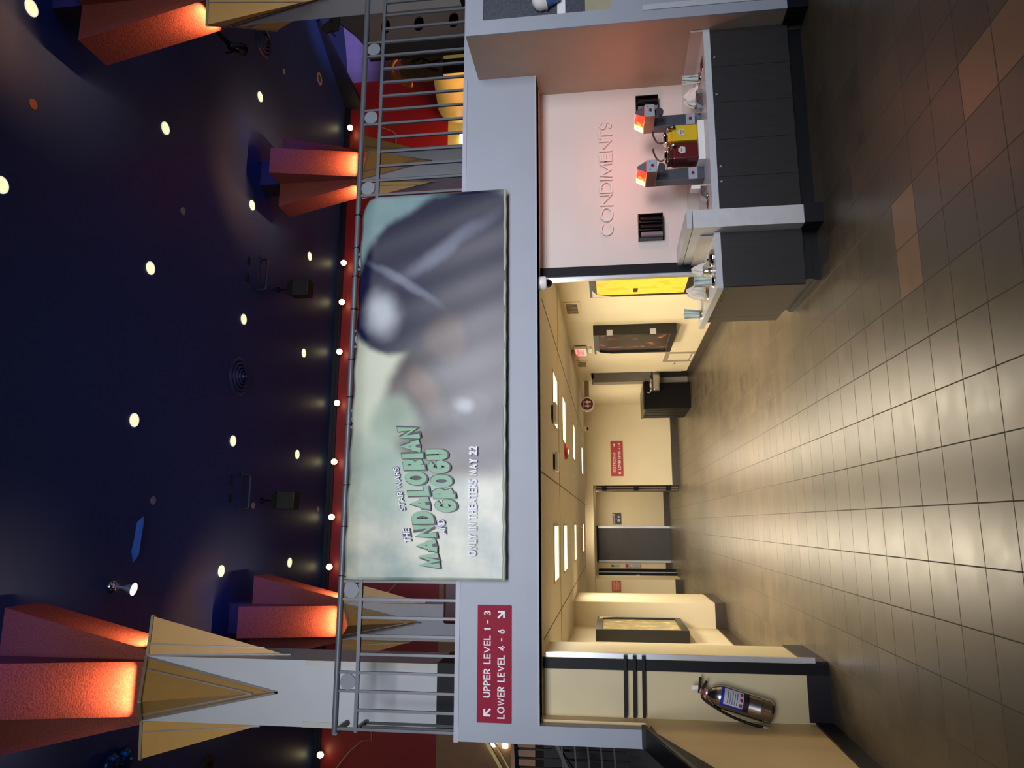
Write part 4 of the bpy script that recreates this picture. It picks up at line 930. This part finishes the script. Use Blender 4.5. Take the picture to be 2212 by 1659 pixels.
# cup dispensers
def cupbox(x0, x1, z0, z1, lb, cup):
    t = thing('cup_lid_dispenser', ((x0+x1)/2, 6.5, z0), lb, 'lid dispenser', 'black lid dispensers on the condiment wall')
    w = .008; g = G().box(x0, x1, 6.50, 6.51, z0, z1).box(x0, x0+w, 6.43, 6.5, z0, z1).box(x1-w, x1, 6.43, 6.5, z0, z1).box(x0, x1, 6.43, 6.5, z0, z0+w).box(x0, x1, 6.43, 6.5, z1-w, z1)
    g.build('housing', PBLACK, t)
    n = 3; s = (x1-x0-2*w)/n
    for i in range(n):
        c = x0+w+s*(i+.5)
        G().lathe((c, 6.462, z0+w), (0, 0, 1), [(0, s*.36), (z1-z0-.03, s*.36)], 16).build('lid_tube', mat('dark_tube', '120c10', .2) if not (cup == i) else mat('pale_tube', '77707c', .3), t)
        if i: G().box(x0+w+s*i-.004, x0+w+s*i+.004, 6.435, 6.5, z0+w, z1-w).build('divider', PBLACK, t)
cupbox(2.597, 2.84, 1.165, 1.395, 'black three-slot lid dispenser left on the condiment wall', 0)
cupbox(3.81, 4.055, 1.165, 1.38, 'black three-slot lid dispenser behind the right topping dispenser', 1)
# butter topping dispensers
def heat_mat():
    m = bpy.data.materials.new('glowing_red_acrylic'); m.use_nodes = True; nt = m.node_tree; N = nt.nodes; L = nt.links; b = N['Principled BSDF']
    tc = N.new('ShaderNodeTexCoord'); nz = N.new('ShaderNodeTexNoise'); nz.inputs['Scale'].default_value = 14; nz.inputs['Detail'].default_value = 6; L.new(tc.outputs['Object'], nz.inputs['Vector'])
    sp = N.new('ShaderNodeSeparateXYZ'); L.new(tc.outputs['Object'], sp.inputs[0])
    ma = N.new('ShaderNodeMath'); ma.operation = 'MULTIPLY_ADD'; ma.inputs[1].default_value = 2.2; ma.inputs[2].default_value = .05; L.new(sp.outputs[1], ma.inputs[0])
    ad = N.new('ShaderNodeMath'); ad.operation = 'ADD'; L.new(ma.outputs[0], ad.inputs[0]); L.new(nz.outputs['Fac'], ad.inputs[1])
    rp = N.new('ShaderNodeValToRGB'); e = rp.color_ramp.elements; e[0].position = .35; e[0].color = lin('e02818')+[1]; e[1].position = .72; e[1].color = lin('fff3b0')+[1]
    k = e.new(.5); k.color = lin('ff8a30')+[1]; L.new(ad.outputs[0], rp.inputs[0])
    L.new(rp.outputs[0], b.inputs['Base Color']); L.new(rp.outputs[0], b.inputs['Emission Color']); b.inputs['Emission Strength'].default_value = 2.6
    return m
HEAT = heat_mat()
def dispenser(xc, lb):
    t = thing('topping_dispenser', (xc, 6.1, ZC), lb, 'topping dispenser', 'topping dispensers on the condiment counter')
    x0, x1 = xc-.052, xc+.052
    G().rbox(x0, x1, 6.06, 6.17, ZC, 1.26, .003).build('column', mat('dispenser_grey', '5c626c', .35, metal=.6), t)
    G().rbox(x0-.002, x1+.002, 5.88, 6.17, 1.245, 1.335, .004).build('head', mat('dispenser_head', '9a7a6a', .3, metal=.6), t)
    G().box(x0-.004, x1+.004, 5.872, 5.88, 1.248, 1.332).build('face_plate', STEELP, t)
    G().cyl((xc, 5.862, 1.285), (xc, 5.872, 1.285), .013, n=14).build('button', mat('button_red', '7a1820', .3), t)
    G().box(x0-.002, x1+.002, 6.052, 6.06, .885, .962).build('lower_plate', STEELP, t)
    G().cyl((xc, 6.042, .925), (xc, 6.052, .925), .013, n=14).build('button', mat('button_red', '7a1820'), t)
    for (a, b) in ((-.035, .02), (.035, .02)): G().cyl((xc+a, 5.868, 1.285+b), (xc+a, 5.873, 1.285+b), .004, n=8).build('screw', BLACKM, t)
    v = [(x0, 5.885, 1.337), (x1, 5.885, 1.337), (x1, 6.165, 1.337), (x0, 6.165, 1.337), (xc-.012, 5.90, 1.415), (xc+.012, 5.90, 1.415), (xc+.012, 6.15, 1.415), (xc-.012, 6.15, 1.415)]
    G().add([v[0], v[3], v[7], v[4]], [(0, 3, 2, 1)]).add([v[1], v[2], v[6], v[5]], [(0, 1, 2, 3)]).add([v[4], v[5], v[6], v[7]], [(0, 1, 2, 3)]).build('lit_acrylic_hood', HEAT, t)
    G().add([v[0], v[1], v[5], v[4]], [(0, 1, 2, 3)]).add([v[3], v[2], v[6], v[7]], [(0, 3, 2, 1)]).build('hood_end', mat('dispenser_grey', '5c626c'), t)
    G().prism([(xc+.04*math.cos(a), 5.90, 1.245+.055*math.sin(a)-.02*(math.sin(a) < 0)) for a in [PI+i*PI/10 for i in range(11)]], (0, .03, 0)).build('spout_guard', mat('dispenser_dark', '55565c', .3, metal=.6), t)
    point((xc, 6.0, 1.455), 3.2, 'ff8a66', .03)
dispenser(3.555, 'right butter topping dispenser with a glowing orange hood, beside the yellow pump')
dispenser(3.03, 'left butter topping dispenser with a glowing orange hood, beside the maroon pump')
# pumps
tray = tag(G().rbox(3.09, 3.46, 5.92, 6.12, ZC, ZC+.058, .006).build('pump_tray', PWHITE), 'white rectangular base under the yellow and maroon pumps', 'tray')
def pump(x0, x1, m, lb, dark):
    t = thing('condiment_pump', ((x0+x1)/2, 6.02, ZC+.058), lb, 'condiment pump')
    zb = ZC+.06; xc = (x0+x1)/2
    def rr(z, a, b, c, d): return [(a, c, z), (b, c, z), (b+.0, d, z), (a+.0, d, z)]
    g = G().rbox(x0, x1, 5.94, 6.11, zb, zb+.215, .012).build('container', m, t)
    G().rbox(x0+.006, xc+.02, 5.95, 6.10, zb+.213, zb+.25, .008).build('shoulder', m, t)
    G().rbox(x0-.005, x1+.0, 5.97, 6.12, zb+.25, zb+.262, .004).build('lid', STEEL, t)
    G().lathe((xc, 6.04, zb+.262), (0, 0, 1), [(0, .07), (.012, .065), (.025, .045), (.032, .012)], 20).build('lid_dome', CHROME, t)
    G().tube([(xc+.03, 5.98, zb+.245), (xc+.035, 5.93, zb+.25), (xc+.04, 5.915, zb+.235), (xc+.04, 5.912, zb+.205)], .013, 10).build('spout', STEEL, t)
    G().cyl((xc+.04, 5.912, zb+.205), (xc+.04, 5.912, zb+.19), .013, n=12).build('spout_tip', RUBBER, t)
    G().tube(smooth([Vector((xc, 6.05, zb+.28)), Vector((xc-.03, 6.05, zb+.30)), Vector((xc-.015, 6.05, zb+.34)), Vector((xc+.05, 6.05, zb+.37)), Vector((xc+.09, 6.05, zb+.375))]), .008, 8).build('lever', mat('lever_brown', '3a1c18', .3), t)
    K = [(-.026, -.026), (.026, -.026), (.034, .012), (.02, .024), (.014, .034), (-.014, .034), (-.02, .024), (-.034, .012)]
    lb2 = put(G(), flat(K, None), (xc+.005, 5.938, zb+.135), RX, UZ).build('label', mat('label_white', 'd2ccc8', .4), t)
    put(G(), text_geo('HEINZ', .04, .012, 0, .18), (xc+.005, 5.9365, zb+.14), RX, UZ).build('lettering', mat('label_navy', '2c3048', .5), lb2)
    put(G(), flat([(-.015, -.002), (.015, -.002), (.015, .002), (-.015, .002)], None), (xc+.005, 5.9365, zb+.12), RX, UZ).build('print_line', mat('label_navy', '2c3048'), lb2)
    return t
pump(3.285, 3.435, YEL, 'bright yellow mustard pump with a steel lid and brown lever', 1)
pump(3.115, 3.265, MAR, 'dark maroon ketchup pump with a steel lid and lever', 1)
# steel blocks, small white box, napkins
def steelblock(x, y, lb, s=1):
    t = thing('steel_spigot_block', (x, y, ZC), lb, 'steel dispenser', 'low steel blocks with orange buttons on the counter')
    G().prism([(x-.075, y, ZC), (x+.055, y, ZC), (x+.055, y, ZC+.055), (x-.03, y, ZC+.055)], (0, .08, 0)).build('body', STEEL, t)
    G().cyl((x+.02, y-.006, ZC+.03), (x+.02, y, ZC+.03), .012, n=14).build('button', mat('orange_button', '8a3a20', .3), t)
steelblock(3.665, 5.93, 'low steel block with an orange button, right of the right topping dispenser')
steelblock(2.80, 5.95, 'low steel block with an orange button, left of the left topping dispenser')
tag(G().rbox(2.84, 2.875, 5.97, 6.06, ZC, .955, .004).build('white_block', PWHITE), 'small white upright block between the left dispenser and the steel block', 'block')
def napkin(pts, name, lb):
    g = G(); g.add([p for p in pts], [tuple(range(len(pts)))] if len(pts) < 5 else [(0, 1, 2), (0, 2, 3), (0, 3, 4), (0, 4, 1)])
    o = g.build(name, PAPER); md = o.modifiers.new('s', 'SOLIDIFY'); md.thickness = .003
    tag(o, lb, 'napkin'); return o
def crumple(x, y, z, sx, sy, sz, seed, lb, tilt=.0):
    rnd = random.Random(seed); g = G(); n = 9; v = []
    for j in range(n):
        for i in range(n):
            a, b = i/(n-1)-.5, j/(n-1)-.5
            v.append((x+a*sx+rnd.uniform(-.1, .1)*sx*.4, y+b*sy+rnd.uniform(-.1, .1)*sy*.4, z+sz*(max(0, 1-3.2*(a*a+b*b))+rnd.uniform(-.12, .12)+tilt*a)))
    zm = min(p[2] for p in v); v = [(p[0], p[1], p[2]-zm+z) for p in v]
    g.add(v, [(j*n+i, j*n+i+1, (j+1)*n+i+1, (j+1)*n+i) for j in range(n-1) for i in range(n-1)])
    o = g.build('paper_napkin', PAPER); md = o.modifiers.new('s', 'SOLIDIFY'); md.thickness = .003; md.offset = 1
    tag(o, lb, 'napkin'); return o
crumple(3.78, 6.1, ZC, .2, .14, .13, 3, 'white napkins bunched behind the steel block beside the right straws')
crumple(2.12, 6.02, ZC+.04, .10, .09, .10, 5, 'crumpled napkin standing behind the chrome dome on the left counter')
crumple(2.04, 6.38, ZC, .16, .2, .15, 8, 'loose white napkins behind the straws on the left counter')
tag(G().lathe((2.16, 5.86, ZC), (0, 0, 1), [(0, .075), (.012, .075), (.025, .065), (.04, .04), (.046, .012), (.047, .001)], 32).build('chrome_dome_lid', CHROME), 'shiny low chrome dome on the left counter beside the partition', 'dome lid')
t = thing('clear_glass_jar', (2.07, 5.93, ZC), 'small shiny jar beside the chrome dome on the left counter', 'jar')
G().lathe((2.07, 5.93, ZC), (0, 0, 1), [(0, .03), (.05, .035), (.06, .028), (.075, .03)], 18).build('body', CHROME, t)
# straw bundles, every straw a thing
def straws(x, y, n, lb, grp, seed, L=.155, rad=.045):
    rnd = random.Random(seed)
    h = thing('straw_holder', (x, y, ZC), 'clear round straw holder set in the counter, '+lb, 'straw holder', 'straw holders')
    G().lathe((x, y, ZC), (0, 0, 1), [(0, rad+.012), (.004, rad+.012), (.004, rad+.004), (.02, rad+.003), (.02, rad), (.003, rad)], 24, caps=False).build('rim', CHROME, h)
    proto = {}
    for i in range(n):
        a = i*2.39996; r = rad*.85*math.sqrt((i+.5)/n)
        c = i % 3 == 0
        if c not in proto:
            o = G().cyl((0, 0, 0), (0, 0, L), .0062, n=7).build('wrapped_straw', STRAWG if c else STRAW); proto[c] = o
        else:
            o = proto[c].copy(); col.objects.link(o)
        o.location = (x+r*math.cos(a), y+r*math.sin(a), ZC+.001+rnd.uniform(0, .006))
        o.rotation_euler = (-r*math.sin(a)*2.4+rnd.uniform(-.04, .04), r*math.cos(a)*2.4+rnd.uniform(-.04, .04), rnd.uniform(0, 6))
        tag(o, ('green printed' if c else 'pale')+' paper-wrapped straw in the bundle '+lb, 'straw', grp)
straws(3.92, 6.02, 22, 'at the right end of the long counter', 'straws at the right end of the long counter', 1)
straws(1.96, 5.86, 24, 'at the front corner of the left counter', 'straws at the front of the left counter', 2)
straws(1.93, 6.72, 22, 'at the far corner of the left counter', 'straws at the far corner of the left counter', 3)
straws(2.60, 6.12, 10, 'just right of the white partition', 'straws beside the partition', 4, rad=.03)
# order window board at the right edge
t = thing('menu_board', (5.3, 5.55, 1.83), 'dark dotted menu board in the white partition at the right edge', 'menu board')
MB = mat('dotted_slate', '424955', .5, var=.35, scale=60)
G().box(4.333, 7.4, 5.546, 5.56, 1.83, 2.72).build('board', MB, t)
G().box(4.333, 7.4, 5.542, 5.546, 2.0, 2.07).build('white_strip', LETW, t)
c = Vector((4.50, 5.50, 2.06))
axc = Vector((-.35, 0, .94)).normalized()
tt = thing('printed_cup_cutout', (4.5, 5.5, 2.0), 'white lidded cup with a blue body on the menu board at the right edge', 'cup')
G().lathe(c, axc, [(0, .06), (.13, .085)], 24).build('cup_body', mat('cup_blue', '3f6fae', .4), tt)
G().lathe(c+axc*.13, axc, [(0, .095), (.01, .095), (.012, .085), (.06, .08), (.09, .06), (.105, .02), (.106, .001)], 24).build('lid', PWHITE, tt)
S('trim_14', G().box(4.333, 7.5, 5.55, 5.56, 1.61, 1.83), mat('pale_olive', 'a29c84', .5))

# ================================================================== LIGHTS
for xc in (-.32, 1.37):
    for y in (7.82, 9.45, 12.2, 16.0):
        area((xc, y+.32, H1-.02), (xc, y+.32, 0), .55, .58, 48, 'fff0d4')
area((0, 20.5, 2.1), (0, 20.5, 0), 1.6, 1.2, 28, 'fff0d4')
area((-.2, 18.0, 1.9), (-.2, 19.5, 2.2), .9, .3, 3, 'fff0d4')
# daylight from the entrance glazing behind the viewer
area((1.5, -4.8, 4.3), (1.6, 6, 3.5), 9, 2.4, 172, 'f6f7ff', 56)
# upper lobby
area((4, 14.6, 7.9), (4, 16.7, 6.3), 8, .6, 8, 'ffe4cc')
area((-5, 14.6, 7.9), (-5, 16.7, 6.3), 5, .6, 4, 'ffdcb8')
area((1, 11, 3.2), (1, 11.5, 8.4), 6, 4, 34, '8ca4ff')  # blue fill added to lift the navy ceiling, no fitting here
area((8.5, 14.5, 4.2), (10.5, 16.6, 6.8), 1.2, 1.2, 75, 'ffb898')
spot((10.2, 13.6, 6.2), (12.6, 15.2, 7.9), 320, 'c8c8ff', 70, .8, .2)
for cx, cy in ((-1.6, 7.3), (-1.65, 12.7), (6.78, 12.7), (6.48, 7.3)):
    spot((cx+.9, cy-1.9, 7.9), (cx, cy, 7.9), 70, '5a68ff', 70, 1, .2)  # added blue spots tinting the column tops, without visible fittings
spot((-.9, 9.5, 8.1), (-1.3, 11.2, 5.0), 50, 'fff0c8', 90, .8)
spot((5.2, 10.5, 6.0), (6.0, 12.0, 8.4), 16, 'c4d0e0', 110, 1, .3)
spot((-.3, 10.6, 6.0), (-.6, 12.2, 8.4), 16, 'c4ccd8', 110, 1, .3)
spot((7.8, 8.2, 6.4), (8.2, 8.4, 8.4), 12, 'b0c4e0', 120, 1, .3)
spot((2.5, 8.2, 4.6), (6.9, 12.6, 6.8), 60, 'ffe8c8', 28, .6, .1)
area((3.0, 6.9, 3.3), (5.5, 11, 5.5), 2, .6, 16, 'f0ece4')

w = bpy.data.worlds.new('World'); sc.world = w; w.use_nodes = True
w.node_tree.nodes['Background'].inputs[0].default_value = lin('c4ccdf')+[1]; w.node_tree.nodes['Background'].inputs[1].default_value = .17

# ================================================================== CAMERA
pit, yaw, rol = R(7.487), R(10.989), R(-1.384)
F = Vector((math.sin(yaw)*math.cos(pit), math.cos(yaw)*math.cos(pit), math.sin(pit)))
Rt = Vector((math.cos(yaw), -math.sin(yaw), 0)); Up = Rt.cross(F)
R2 = math.cos(rol)*Rt+math.sin(rol)*Up; U2 = -math.sin(rol)*Rt+math.cos(rol)*Up
cx_, cy_, cz_ = -U2, R2, -F       # the phone was held upright: picture right is world down, picture up is world right
M = Matrix(((cx_.x, cy_.x, cz_.x, 0), (cx_.y, cy_.y, cz_.y, 0), (cx_.z, cy_.z, cz_.z, 1.72), (0, 0, 0, 1)))
cam = bpy.data.cameras.new('Camera'); co = bpy.data.objects.new('Camera', cam); col.objects.link(co)
co.matrix_world = M; cam.sensor_fit = 'HORIZONTAL'; cam.sensor_width = 36; cam.lens = 36*1559.5/2212; cam.clip_start = .05
sc.camera = co
sc.view_settings.view_transform = 'Standard'; sc.view_settings.look = 'None'; sc.view_settings.exposure = 0
sc.cycles.max_bounces = 6; sc.cycles.sample_clamp_indirect = 6; sc.cycles.use_denoising = True
